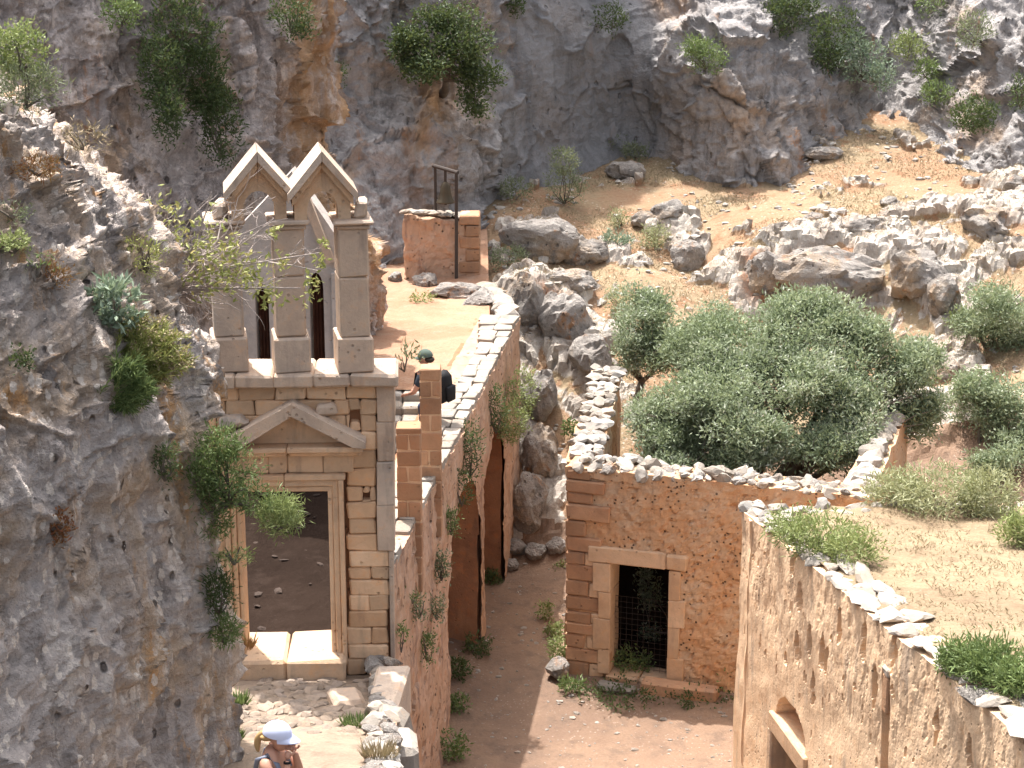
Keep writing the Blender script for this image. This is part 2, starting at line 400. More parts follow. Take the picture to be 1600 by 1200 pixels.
def m_hill():
    t = NT('hillside'); w0 = t.coord('world')
    n1 = t.noise(w0, .5, 6, .6, .3); n2 = t.noise(w0, 2.5, 6, .65); n3 = t.noise(w0, 14, 5, .7); n4 = t.noise(w0, 40, 3, .6)
    e = t.mix(t.rng(n1, .4, .6), (.31, .195, .12), (.285, .215, .135)); e = t.mix(t.math('MULTIPLY', t.rng(n2, .52, .66), .75), e, (.27, .135, .075))
    sp = t.math('MULTIPLY', t.rng(t.voro(w0, 9), .16, .26, 1, 0), t.rng(t.noise(w0, 1.3, 4), .4, .62))
    e = t.mix(t.math('MULTIPLY', sp, .7), e, (.55, .49, .42))
    g = t.mix(t.rng(t.noise(w0, 1.4, 6, .65), .42, .62), (.33, .285, .245), (.50, .455, .40)); g = t.mix(t.math('MULTIPLY', t.rng(n2, .5, .66), .6), g, (.36, .26, .19))
    rf = t.attr('rust'); g = t.mix(t.math('MULTIPLY', rf, t.rng(n3, .3, .55)), g, (.40, .17, .07))
    v = t.math('MULTIPLY', t.rng(t.voro(w0, 6), .1, .24, 1, 0), t.rng(t.noise(w0, 1.5, 3), .46, .6))
    g = t.mix(t.math('MULTIPLY', v, .6), g, (.06, .05, .04))
    c = t.mix(t.rng(t.math('ADD', t.attr('rock'), t.math('MULTIPLY', t.math('SUBTRACT', n3, .5), .5)), .38, .55), e, g)
    c = t.val(c, t.math('ADD', .66, t.math('MULTIPLY', n3, .68))); c = t.val(c, t.math('ADD', .8, t.math('MULTIPLY', n4, .4)))
    t.bump(t.math('ADD', t.math('MULTIPLY', n3, .6), t.math('MULTIPLY', n4, .25)), .9, .06); t.col(c); return t.m
M['hill'] = m_hill()

# ================================================================== SETTING
def tps_from(pts):
    P = np.array([atY(*p) for p in pts]); return TPS(P[:, [0, 2]], P[:, 1])
def normals(Pg):
    du = np.gradient(Pg, axis=0); dv = np.gradient(Pg, axis=1)
    n = np.cross(du, dv); n /= np.linalg.norm(n, axis=2, keepdims=True) + 1e-9
    return n

# ---- hillside and lane (one height field) --------------------------------
hp = [(835, 790, 34.6), (850, 700, 36), (865, 620, 37), (875, 520, 38.6), (870, 430, 40.5), (830, 450, 39), (950, 560, 37.5), (960, 470, 39.3),
      (1000, 430, 40), (1100, 425, 41), (1180, 395, 40.4), (1200, 480, 39.7), (1300, 500, 39.2), (1400, 400, 40.2), (1300, 395, 40.5),
      (1450, 480, 38.8), (1500, 440, 39.2), (1500, 520, 38), (1600, 420, 39), (1150, 330, 43), (1300, 330, 43), (1450, 330, 42.5), (1590, 330, 41.8),
      (1030, 250, 47), (1150, 275, 46), (1290, 240, 46.5), (1400, 205, 48), (1470, 205, 48), (1590, 250, 46), (800, 305, 44), (900, 290, 45.5),
      (900, 350, 43), (1000, 350, 43), (820, 350, 42.3), (1450, 620, 36), (1400, 690, 34.5), (1550, 700, 33.5), (1500, 560, 37.4), (1600, 600, 35), (1050, 560, 37.3), (1200, 580, 36.5)]
HP = [tuple(atY(*p)) for p in hp]
HP += [(-2, 21, G), (3, 21, G), (9, 21, G), (-1, 27, G), (3, 27, G), (.3, 31, G), (-.5, 29, G), (1.2, 29, G), (.3, 33, G + .03), (-.3, 34, G + .1), (.7, 33.6, G + .15), (2.5, 30.5, G), (4, 31, G + .2), (3, 33, 1.5), (6, 31, 1.8), (9, 30, 2.2),
       (-1.5, 36, 3.6), (-2, 39, 4.0), (-3, 41, 4.2), (-1.0, 33, 1.2), (14, 30, 3), (15, 40, 6.5), (15, 48, 8), (10, 53, 8.5), (0, 52, 7.0), (-3, 46, 5.5), (-2, 34, 2.5)]
HP = np.array(HP)
hill_fn = TPS(HP[:, :2], HP[:, 2], .01)
def hill_z(x, y): return float(hill_fn(np.array([[x, y]]))[0])
NX, NY = 360, 430
gx, gy = np.meshgrid(np.linspace(-3.2, 16.5, NX), np.linspace(20, 53, NY), indexing='ij')
gz = hill_fn(np.stack((gx.ravel(), gy.ravel()), 1))
P = np.stack((gx.ravel(), gy.ravel(), gz), 1)
# where bare rock breaks through: centre (px, py, Y), radius in metres across and along, height
rockspots = [(1560, 340, 42, 1.2, 1.5, .35), (1590, 290, 44, .8, .8, .4), (1450, 345, 42.3, 1.3, .5, .25), (1330, 375, 41, 1.4, .55, .25), (1240, 380, 40.9, .9, .5, .22), (1420, 390, 40.4, 1.2, .6, .3),
             (1480, 440, 39.2, .9, .8, .35), (1560, 410, 39.5, 1.0, .6, .25), (860, 470, 39.5, 1.0, .9, .3), (910, 530, 38.2, .8, 1.2, .4), (850, 380, 42, 1.1, .55, .3), (930, 385, 41.6, .8, .5, .3), (1050, 350, 42.8, .55, .5, .3), (1075, 385, 41.7, .45, .4, .25),
             (1440, 680, 35, 1.1, 1.2, .35), (1470, 560, 37.4, .9, .9, .35), (1530, 480, 38.2, .8, .6, .3), (850, 740, 35.2, .5, .9, .15), (1510, 640, 35.4, .7, .8, .3), (1400, 745, 33, .8, .9, .3), (985, 400, 41, .5, .4, .2), (1120, 440, 40.4, .7, .4, .25)]
slope = np.linalg.norm(np.stack(np.gradient(gz.reshape(NX, NY), gx[1, 0] - gx[0, 0], gy[0, 1] - gy[0, 0]), 2), axis=2).ravel()
warp = np.stack((fbm(P * .9, 3, .5, 5), fbm(P * .9, 3, .5, 9)), 1) * .45
rock = np.zeros(len(P)); hgt = np.zeros(len(P))
for (a, b, Y, rx, ry, h) in rockspots:
    c = atY(a, b, Y)
    d = np.sqrt(((P[:, 0] + warp[:, 0] - c[0]) / rx) ** 2 + ((P[:, 1] + warp[:, 1] - c[1]) / ry) ** 2)
    m = 1 - sstep(.75, 1.05, d); rock = np.maximum(rock, m); hgt = np.maximum(hgt, m * h * (1 - .4 * d.clip(0, 1)))
rock = np.maximum(rock, sstep(.62, .95, slope + .18 * fbm(P * 1.3, 3, .5, 21)))
scat = sstep(.34, .5, fbm(P * np.array((.9, 1.2, 1)), 4, .6, 33)) * (P[:, 1] > 36.5); rock = np.maximum(rock, scat * .8); hgt = np.maximum(hgt, scat * .10)
fv, fe = facet(P * np.array((1.5, 1.7, 1.9)) + warp.mean(1)[:, None] * .6, 3, .9)
fv2, fe2 = facet(P * 4.2 + 5, 8, .9)
rel = rock * (hgt * .75 + .10 * fv + .035 * fv2 - .06 * (1 - sstep(0, .09, fe)) + .06 * fbm(P * 1.3, 4, .5, 4, True) + .07 * fbm(P * 2.6, 5, .6, 44))
rough = .035 * fbm(P * 1.1, 4, .55, 12) + .012 * fbm(P * 7, 3, .6, 19)
flat = 1 - sstep(32.5, 35.0, P[:, 1])
rel = rel * (1 - flat); P[:, 2] += rel + rough * (1 - .45 * flat)
ng = normals(np.stack((gx, gy, P[:, 2].reshape(NX, NY)), 2)).reshape(-1, 3)
push = (rock * (.06 * fv + .03 * fv2) * (1 - flat)); P[:, 0] += ng[:, 0] * push * 1.2; P[:, 1] += ng[:, 1] * push * 1.2
rust = sstep(.8, 1.5, slope) * sstep(-.25, .15, fbm(P * .8 + 3, 3, .5, 61)) + 0
rust = np.clip(rust * (P[:, 1] > 35), 0, 1)
me = mesh('hillside', P, gridfaces(NX, NY), M['hill'], False, {'rock': rock * (1 - flat), 'rust': rust})
me.materials.append(M['lane'])
cy = P[gridfaces(NX, NY)[:, 0]]
me.polygons.foreach_set('material_index', (cy[:, 1] + .5 * vnoise(cy * 1.5, 7) < 34.2).astype(np.int32))
structure(link('hillside', me))

# ---- cliffs: sheets of rock measured as depth over width and height -------
def cliff_sheet(name, pts, x0, x1, z0, z1, nx, nz, mat, amp, seed, xr=None, back=4.0, flute=0.0, lean=0.0, ztop=99, crack=None, zvis=12.0, fac=1.0, tone=None, shape=None):
    f = tps_from(pts)
    nt_ = nz // 6 if z1 > zvis + 3 else 0                 # rows above the frame are sparse
    zz = np.concatenate((np.linspace(z0, zvis, nz - nt_), np.linspace(zvis, z1, nt_ + 1)[1:])) if nt_ else np.linspace(z0, z1, nz)
    U = np.linspace(0, 1, nx)
    Xg = np.zeros((nx, nz)); Zg = np.tile(zz, (nx, 1))
    xe = np.full(nz, x1) if xr is None else np.interp(zz, xr[0], xr[1])
    Xg = x0 + (xe[None, :] - x0) * U[:, None]
    Zc = np.minimum(Zg, ztop)
    Y = f(np.stack((Xg.ravel(), Zc.ravel()), 1)).reshape(nx, nz)
    Y += np.maximum(Zg - ztop, 0) * lean
    if shape is not None: Y += shape(Xg, Zg)
    if xr is not None:                                   # the end rounds away and runs back
        e = sstep(.0, 1, (U - .86) / .14)[:, None]; Y = Y + e * .45 * np.ones((1, nz))
        kb = max(24, nx // 8); t = np.linspace(0, 1, kb + 1)[1:][:, None]
        Yb = Y[-1:] + back * t; Xb = Xg[-1:] * Yb / Y[-1:] - .25 * t ** 2; Zb = np.tile(zz, (kb, 1))
        Xg = np.concatenate((Xg, Xb)); Y = np.concatenate((Y, Yb)); Zg = np.concatenate((Zg, Zb))
    Pg = np.stack((Xg, Y, Zg), 2); n = -normals(Pg); n = np.where(n[:, :, 1:2] > .9, -n, n)
    q = Pg.reshape(-1, 3); n = n.reshape(-1, 3)
    wv = np.stack([fbm(q * .7 + 17 * k, 3, .5, seed + k) for k in range(3)], 1) * .5
    f1, e1 = facet((q + wv) * np.array((.55, .55, .4)), seed + 1, .9)
    f2, e2 = facet((q + wv * .5) * np.array((1.7, 1.7, 1.2)), seed + 2, .9)
    f3, _ = facet(q * np.array((5, 5, 3.6)), seed + 3, .8)
    d = amp * (fac * (.13 * f1 + .05 * f2 + .012 * f3) + .34 * fbm(q * .7, 6, .56, seed + 5) + .045 * fbm(q * 4.5, 4, .6, seed + 6) - .16 * (1 - sstep(0, .05, e1)) - .05 * (1 - sstep(0, .06, e2)))
    if flute: d += flute * fbm(q * np.array((2.6, 2.6, .22)), 4, .55, seed + 9) * sstep(.62, .2, np.abs(n[:, 2]))
    if crack is not None: d += crack(q)
    at = {}
    if tone is not None:
        slab, stain = tone(q); d = d * (1 - .55 * slab); at = {'slab': slab, 'stain': stain}
    q = q + n * d[:, None]
    return structure(link(name, mesh(name, q, gridfaces(len(Xg), nz), mat, True, at)))
back_pts = [(480, 430, 40), (530, 420, 39.6), (620, 425, 39.8), (760, 380, 42.2), (700, 330, 41.8), (780, 300, 44), (900, 255, 46.3), (1030, 240, 47.3), (600, 200, 41.6), (600, 0, 42.6), (520, 0, 42), (690, 240, 41.6), (680, 150, 43.2), (750, 150, 43.6), (760, 0, 44.8),
            (860, 120, 46), (900, 0, 47.2), (990, 150, 47.5), (1030, 0, 48.2), (1060, 130, 46.3), (1040, 200, 47.2), (1130, 100, 45.9), (1150, 30, 46.8), (1150, 250, 45.2), (1240, 220, 46), (1270, 110, 48.2), (1250, 20, 49), (1340, 60, 49.8), (1340, 190, 48.6),
            (1410, 20, 51), (1420, 150, 49.5), (1490, 120, 48.3), (1550, 50, 47.6), (1560, 210, 45.6), (1640, 0, 48), (1640, 180, 45.2), (1750, 100, 45)]
def back_tone(q):
    w_ = .5 * vnoise(q * .8, 91); slab = sstep(-.5, .2, q[:, 0] + w_) * sstep(3.9, 3.3, q[:, 0] + w_)
    st = np.exp(-((q[:, 0] + 1.75 + w_ * .5) / .5) ** 2) * np.exp(-((q[:, 2] - 8.2) / 1.1) ** 2) + .9 * np.exp(-((q[:, 0] - 3.9) / .5) ** 2) * sstep(9.6, 10.4, q[:, 2])
    return slab, np.clip(st, 0, 1)
def left_tone(q):
    return q[:, 0] * 0, sstep(-4.15, -3.6, q[:, 0] + .25 * vnoise(q * np.array((1, 1, .4)), 92)) * sstep(5.5, 7, q[:, 2])
cliff_sheet('back_cliff', back_pts, -6.5, 16.5, 4.0, 26, 620, 330, M['cliff'], 1.0, 100, lean=.6, ztop=11.2, flute=.10, tone=back_tone)
left_pts = [(0, 0, 29.5), (0, 200, 28.8), (0, 500, 28), (150, 100, 30.2), (150, 300, 29.2), (150, 500, 28.6), (250, 420, 29.5), (230, 50, 31.2), (300, 120, 32), (330, 300, 30.8), (420, 100, 32.2), (420, 300, 31.6), (500, 100, 33.2), (500, 300, 32.8), (560, 400, 33.6), (400, 500, 31)]
sil = [atY(*p) for p in ((590, 560, 33.6), (575, 420, 33.6), (556, 330, 33.6), (530, 270, 33.6), (508, 215, 33.4), (514, 130, 33.4), (518, 60, 33.5), (519, 0, 33.5))]
sz = np.array([p[2] for p in sil] + [22.0]); sx_ = np.array([p[0] for p in sil] + [sil[-1][0] - 3.0])
cliff_sheet('left_cliff', left_pts, -11.5, 0, 4.6, 22, 330, 380, M['cliff_left'], .9, 140, xr=(sz, sx_), back=1.1, flute=.22, ztop=12.2, lean=.5, tone=left_tone)
near_pts = [(0, 1200, 13.4), (150, 1200, 14.6), (280, 1200, 16.0), (0, 1020, 13.8), (150, 1050, 14.8), (290, 1000, 16.2), (0, 860, 14.1), (150, 860, 15.1), (290, 860, 16.3), (0, 700, 14.35), (150, 700, 15.2), (260, 700, 16.1), (0, 600, 14.6), (150, 600, 15.35), (260, 600, 16.3),
            (0, 500, 14.95), (150, 500, 15.7), (240, 500, 16.6), (0, 400, 15.3), (100, 400, 15.8), (200, 420, 16.8), (0, 280, 15.75), (60, 290, 16.1), (140, 330, 16.7), (345, 1000, 17.0), (345, 1200, 16.9), (310, 640, 17.2)]
nsil = [atY(*p) for p in ((358, 1320, 17.2), (355, 1200, 17.2), (351, 1050, 17.3), (345, 900, 17.3), (322, 760, 17.3), (318, 700, 17.35), (326, 640, 17.4), (312, 560, 17.4), (285, 500, 17.4), (255, 430, 17.4), (225, 370, 17.35), (200, 330, 17.3), (165, 295, 17.2), (130, 262, 17.0), (98, 235, 16.8), (60, 202, 16.6), (0, 160, 16.3))]
nz_ = np.array([p[2] for p in nsil] + [13.4]); nx_ = np.array([p[0] for p in nsil] + [-7.0])
def near_crack(q):
    zc = 9.68 + .10 * vnoise(q * np.array((1.3, 1.3, 0)) + 3, 55) - .85 * (q[:, 0] + 4)
    c = -.10 * np.exp(-((q[:, 2] - zc) / .03) ** 2) * sstep(-.35, .1, vnoise(q * 1.1, 3))
    up = .45 + .55 * sstep(-.2, .6, q[:, 2] - zc)
    f, e = facet(q * 2.2 + 9, 71, .9); g, e2 = facet(q * np.array((6.5, 6.5, 4)), 72, .9)
    fl = sstep(-3.75, -3.2, q[:, 0]) * sstep(9.2, 8.4, q[:, 2])           # upright flutes towards the corner
    c += fl * .13 * fbm(q * np.array((4.2, 4.2, .3)), 4, .6, 75)
    vc = np.abs(vnoise(q * np.array((1.1, 1.1, .35)) + 7, 76)); c -= .09 * (1 - sstep(0, .035, vc)) * sstep(-.1, .3, vnoise(q * .9, 77))
    return c + up * (.06 * f + .022 * g + .09 * (fbm(q * 2.5, 5, .62, 73, True) - 1.0) - .05 * (1 - sstep(0, .06, e)))
cliff_sheet('near_cliff', near_pts, -7.6, 0, 4.6, 13.2, 330, 440, M['near_rock'], .42, 180, xr=(nz_, nx_), back=2.2, flute=.12, crack=near_crack, fac=.5)

# ---- lane side: terrace, passage, path ------------------------------------
W0 = np.array((-1.48, 22.3)); WU = np.array((.1241, .9923)); WN = np.array((.9923, -.1241))   # bridge wall: origin, along, outward
WTOP = 5.32
def wall_x(y): return W0[0] + (y - W0[1]) * WU[0] / WU[1]
def sheet(name, fx0, fx1, y0, y1, fz, nx, ny, mat, amp=.02, seed=1):
    yy = np.linspace(y0, y1, ny); U = np.linspace(0, 1, nx)
    Y = np.tile(yy, (nx, 1)); a = np.array([fx0(y) for y in yy]); b = np.array([fx1(y) for y in yy])
    X = a[None] + (b - a)[None] * U[:, None]; q = np.stack((X.ravel(), Y.ravel(), np.array([fz(x, y) for x, y in zip(X.ravel(), Y.ravel())])), 1)
    q[:, 2] += amp * .6 * fbm(q * 2.2, 5, .55, seed) + amp * .5 * fbm(q * .7, 3, .5, seed + 4)
    return structure(link(name, mesh(name, q, gridfaces(nx, ny), mat)))
def terr_z(x, y): return 5.26 + max(0, y - 37) * .03 + .25 * float(sstep(37.5, 40, y)) * float(sstep(-1.9, -1.0, x))
sheet('terrace_ground', lambda y: -7, lambda y: wall_x(y) - .35 if y < 35.4 else -.42 - (y - 35.4) * .02, 30.6, 43, terr_z, 70, 110, M['terrace'], .05, 3)
def pass_z(x, y): return 4.06 + (y - 22.6) * .125
sheet('passage_floor', lambda y: -5, lambda y: wall_x(y) - .35, 22.5, 30.9, lambda x, y: min(pass_z(x, y), 4.62), 50, 80, M['shadedark'], .05, 5)
def path_z(x, y): return 4.0 + (22.0 - y) * .246 if y > 17.6 else 5.082 + (17.6 - y) * .08
sheet('path', lambda y: -4.6, lambda y: wall_x(y) - .2 if y > 22 else -1.12 - .04 * (y - 15), 11.0, 22.4, path_z, 60, 130, M['path'], .035, 8)

# ================================================================== BUILDINGS
rng = random.Random(7)
def plane_hit(px, py, O, nrm):
    d = np.array(ray(px, py)); o = np.array((0, 0, CAMZ)); nn = np.array((nrm[0], nrm[1], 0))
    t = ((np.array((O[0], O[1], 0)) - o) @ nn) / (d @ nn); return o + d * t
def wall_sheet(name, O, u, n, s0, s1, z0, z1, res, disp, mat, parent, thick=.5, cut=None, zt=None, zb=None):
    """a wall face with its own relief: O origin, u along, n outward; cut(s,z) leaves openings out; the rim runs back by thick"""
    ns = int((s1 - s0) / res) + 2; nz = int((z1 - z0) / res) + 2
    s, z = np.meshgrid(np.linspace(s0, s1, ns), np.linspace(z0, z1, nz), indexing='ij')
    if zt is not None: z = z0 + (z - z0) * ((np.interp(s, *zt) - z0) / (z1 - z0))
    d = disp(s.ravel(), z.ravel()).reshape(s.shape)
    X = O[0] + u[0] * s + n[0] * d; Y = O[1] + u[1] * s + n[1] * d
    V = np.stack((X, Y, z), 2)
    b = np.concatenate((V[:, 0], V[-1, 1:], V[-2::-1, -1], V[0, -2:0:-1])); ids = np.arange(ns * nz).reshape(ns, nz)
    bi = np.concatenate((ids[:, 0], ids[-1, 1:], ids[-2::-1, -1], ids[0, -2:0:-1])); m = len(bi)
    back = b - np.array((n[0], n[1], 0)) * thick
    F = gridfaces(ns, nz)
    if cut is not None:
        sc = s[:-1, :-1].ravel() + (s1 - s0) / (ns - 1) / 2; zc = (z[:-1, :-1].ravel() + z[1:, 1:].ravel()) / 2
        F = F[~cut(sc, zc)]
    k = np.arange(m); SK = np.stack((bi, bi[(k + 1) % m], ns * nz + (k + 1) % m, ns * nz + k), 1)
    return part(name, np.concatenate((V.reshape(-1, 3), back)), np.concatenate((F, SK)), mat, parent)
def pits(s, z, spots):
    d = np.zeros_like(s)
    for (a, b, rs, rz, dep) in spots: d -= dep * (1 - sstep(.7, 1.1, np.sqrt(((s - a) / rs) ** 2 + ((z - b) / rz) ** 2)))
    return d
# loose stone shapes shared by all rubble
def stone_mesh(seed, sub=2, mat=None, amp=.28, flatness=1.0, fr=1.1):
    import bmesh
    bm = bmesh.new(); bmesh.ops.create_icosphere(bm, subdivisions=sub, radius=.5)
    V = np.array([v.co for v in bm.verts]); F = np.array([[v.index for v in f.verts] for f in bm.faces]); bm.free()
    f1, _ = facet(V * 1.7 + seed * 5.3, seed, .9); V = V * (1 + amp * f1 + .30 * fbm(V * fr * 2 + seed, 3, .5, seed))[:, None]
    g = np.random.default_rng(seed)
    for _ in range(6):                                       # split faces
        d = g.normal(size=3); d /= np.linalg.norm(d); h = g.uniform(.30, .42); ex = np.maximum(V @ d - h, 0); V = V - ex[:, None] * d
    V[:, 2] *= flatness
    return mesh('stone', V, F, mat, False)
STONE = {k: [stone_mesh(10 + i, 2, M[k]) for i in range(7)] for k in ('whitestone', 'boulder', 'coping')}
STONE['small'] = [stone_mesh(30 + i, 1, M['whitestone']) for i in range(5)]
STONE['cobble'] = [stone_mesh(40 + i, 1, M['cobble'], .2, .6) for i in range(5)]
def put_stone(name, parent, kind, p, size, rz=None, tilt=.15):
    o = link(name, rng.choice(STONE[kind]), parent, np.array(p) - (rootloc(parent) if parent is not None else 0),
             (rng.uniform(-tilt, tilt), rng.uniform(-tilt, tilt), rng.uniform(0, 6.28) if rz is None else rz), size)
    return o
SLAB = []
for i in range(8):
    v, f = block_geo(-.5, .5, -.5, .5, -.5, .5, .07, .06, rng); SLAB.append(mesh_poly('slab', v, f, M['coping']))

# ---- the ruined gate with its twin-gabled belfry ---------------------------
FY = 22.0; PIV = (-2.66, 22.0); FROT = R(2.5)
gate = thing('gate_facade', 'tall sandstone gateway with pediment and a twin-gabled open belfry on three square pillars', 'ruined gateway', (-2.66, 22.3, 4.0))
def fX(px, py, Y=FY): return atY(px, py, Y)[0]
def fZ(py, Y=FY): return atY(800, py, Y)[2]
def fpart(name, V, F, mat, parent=gate, ang=FROT, piv=PIV): return part(name, rot_about(V, ang, piv), F, mat, parent)
def fblock(name, px0, px1, py0, py1, y0, y1, mat, parent=gate, bev=.02, jit=.006, ang=FROT, piv=PIV):
    pm = (py0 + py1) / 2
    V, F = block_geo(fX(px0, pm), fX(px1, pm), y0, y1, fZ(py1), fZ(py0), bev, jit, rng)
    return fpart(name, V, F, mat, parent, ang, piv)
def fprism(name, pts, y0, y1, mat, parent=gate, ang=FROT, piv=PIV):
    q = [(fX(a, b), fZ(b)) for a, b in pts]; n = len(q)
    V = [(x, y0, z) for x, z in q] + [(x, y1, z) for x, z in q]
    F = [tuple(range(n)), tuple(range(2 * n - 1, n - 1, -1))] + [(i, i + n, (i + 1) % n + n, (i + 1) % n) for i in range(n)]
    return fpart(name, np.array(V), F, mat, parent, ang, piv)
# core behind the facing
mb = MB()
for (a, b, c, d) in ((322, 368, 603, 1056), (530, 612, 603, 1056), (368, 530, 603, 752)):
    mb.box(fX(a, (c + d) / 2), fX(b, (c + d) / 2), 22.12, 22.62, fZ(d), fZ(c))
fpart('core', np.array(mb.V), mb.F, M['bay_wall'])
# facing blocks, course by course; holes where putlogs were
HOLES = [(546, 563, 643, 660), (567, 578, 774, 782)]
def course(py0, py1, cuts, y0=22.0):
    for a, b in zip(cuts[:-1], cuts[1:]):
        segs = [(a, b, py0, py1)]
        for (hx0, hx1, hy0, hy1) in HOLES:
            nxt = []
            for (x0, x1, t, q) in segs:
                if hx1 <= x0 or hx0 >= x1 or hy1 <= t or hy0 >= q: nxt.append((x0, x1, t, q)); continue
                if hx0 > x0 + 2: nxt.append((x0, hx0, t, q))
                if hx1 < x1 - 2: nxt.append((hx1, x1, t, q))
                m0, m1 = max(x0, hx0), min(x1, hx1)
                if hy0 > t + 2: nxt.append((m0, m1, t, hy0))
                if hy1 < q - 2: nxt.append((m0, m1, hy1, q))
            segs = nxt
        for (x0, x1, t, q) in segs:
            fblock('block', x0 + .35, x1 - .35, t + .35, q - .35, y0 + rng.uniform(-.012, .012), 22.3, M['ashlar'], bev=.018, jit=.013)
course(602, 626, [322, 372, 430, 478, 540, 588]); course(626, 650, [322, 352, 398, 455, 520, 588]); course(650, 676, [322, 340, 372, 588 - 46, 588])
course(676, 705, [322, 362, 562, 588]); course(705, 734, [322, 362, 548, 588]); course(734, 762, [542, 588]); course(762, 786, [542, 566, 588]); course(786, 812, [542, 588])
course(812, 836, [544, 587]); course(836, 863, [541, 588]); course(863, 888, [544, 608]); course(888, 908, [544, 579, 608]); course(908, 933, [546, 608]); course(933, 958, [544, 577, 608])
course(958, 983, [544, 606]); course(983, 1009, [541, 580, 606]); course(1009, 1031, [544, 606]); course(1031, 1058, [541, 572, 606])
for t, q in ((734, 800), (800, 870), (870, 940), (940, 1000), (1000, 1058)): fblock('block', 322, 363, t, q, 22.0, 22.3, M['ashlar'])
# rendered corner strip at the right
py = 602
for t, q in ((602, 660), (660, 722), (722, 790), (790, 862)): fblock('corner_strip', 588.6, 616, t + .3, q - .3, 21.96, 22.6, M['ashlar_grey'], bev=.012)
fblock('corner_strip', 608.6, 616, 862.5, 1050, 21.98, 22.6, M['ashlar_grey'], bev=.012)
# door surround: three stepped mouldings on each side and above
for side in (1, -1):
    for k, (w0, w1, yy) in enumerate(((0, 8, 21.99), (8, 17, 21.95), (17, 25, 21.91))):
        if side > 0: fblock('door_jamb', 515 + w0 + .2, 515 + w1 - .2, 752 - 2 * k, 1036, yy, 22.45, M['frame_stone'], bev=.012, jit=.003)
        else: fblock('door_jamb', 381 - w1 + .2, 381 - w0 - .2, 752 - 2 * k, 1036, yy, 22.45, M['frame_stone'], bev=.012, jit=.003)
for k, (t, q, yy) in enumerate(((759, 768, 21.99), (748, 758.6, 21.955), (739, 747.6, 21.91))):
    fblock('lintel', 381 - 8 * (k + 1), 444, t, q, yy, 22.45, M['frame_stone'], bev=.012, jit=.004); fblock('lintel', 444.6, 515 + 8 * (k + 1), t, q, yy, 22.45, M['frame_stone'], bev=.012, jit=.004)
fblock('door_sill', 362, 450, 1019, 1056, 21.72, 22.7, M['frame_stone'], bev=.03, jit=.012); fblock('door_sill', 451, 541, 1019, 1056, 21.72, 22.7, M['frame_stone'], bev=.03, jit=.012)
# frieze of upright flutes, cornice and pediment
for a, b in ((380, 420), (420.5, 449), (449.5, 505), (505.5, 552)): fblock('frieze_block', a, b, 709, 738.5, 21.965, 22.3, M['frame_stone'], bev=.012, jit=.006)
for a, b in ((374, 449), (449.6, 568)):
    fblock('cornice', a, b, 692, 700, 21.78, 22.3, M['frame_stone'], bev=.012, jit=.004); fblock('cornice', a + 2, b - 4 if b > 500 else b, 700.3, 708.6, 21.86, 22.3, M['frame_stone'], bev=.02, jit=.004)
fprism('tympanum', [(372, 691), (457, 640), (550, 691)], 21.97, 22.3, M['frame_stone'])
fprism('raking_cornice', [(352, 691), (352, 678), (457, 622), (457, 641), (385, 685)], 21.72, 22.3, M['ashlar_grey'])
fprism('raking_cornice', [(457.5, 641), (457.5, 622), (572, 683), (572, 692), (552, 690)], 21.72, 22.3, M['ashlar_grey'])
fblock('loose_block', 346, 388, 646, 664, 21.86, 22.2, M['ashlar_grey'], bev=.05, jit=.02); fblock('loose_block', 494, 526, 630, 646, 21.9, 22.1, M['ashlar_grey'], bev=.05, jit=.02)
# ledge
for a, b in ((318, 368), (368.5, 428), (428.5, 490), (490.5, 548), (548.5, 622)): fblock('ledge_slab', a, b, 582, 602, 21.86, 22.66, M['ashlar_grey'], bev=.025, jit=.006)
# pillars and gables, turned a little on the ledge
BR = R(11)
def pillar(px, w):
    root = None
    pv = (fX(px, 450), 22.2)
    pv = tuple(rot_about(np.array([[pv[0], pv[1], 0]]), FROT, PIV)[0, :2])
    ox = pv[0] - fX(px, 450)
    def bl(name, x0, x1, t, q, y0, y1, par, mat=M['ashlar_grey'], bev=.02):
        V, F = block_geo(fX(x0, 450) + ox, fX(x1, 450) + ox, y0, y1, fZ(q), fZ(t), bev, .005, rng)
        return part(name, rot_about(V, BR, pv), F, mat, par)
    h = w / 2
    mid = 430 + rng.uniform(-8, 8)
    sh = bl('pillar', px - h, px + h, 358, mid, 22.0, 22.5, gate)
    bl('shaft_block', px - h, px + h, mid + .5, 527, 22.003, 22.497, sh)
    bl('pedestal', px - h - 5, px + h + 5, 527.5, 581, 21.95, 22.55, sh)
    bl('capital', px - h - 3, px + h + 3, 351, 358.5, 21.97, 22.53, sh); bl('capital', px - h - 8, px + h + 8, 344, 350.6, 21.92, 22.58, sh)
    return sh
for px in (352, 450, 549): pillar(px, 47)
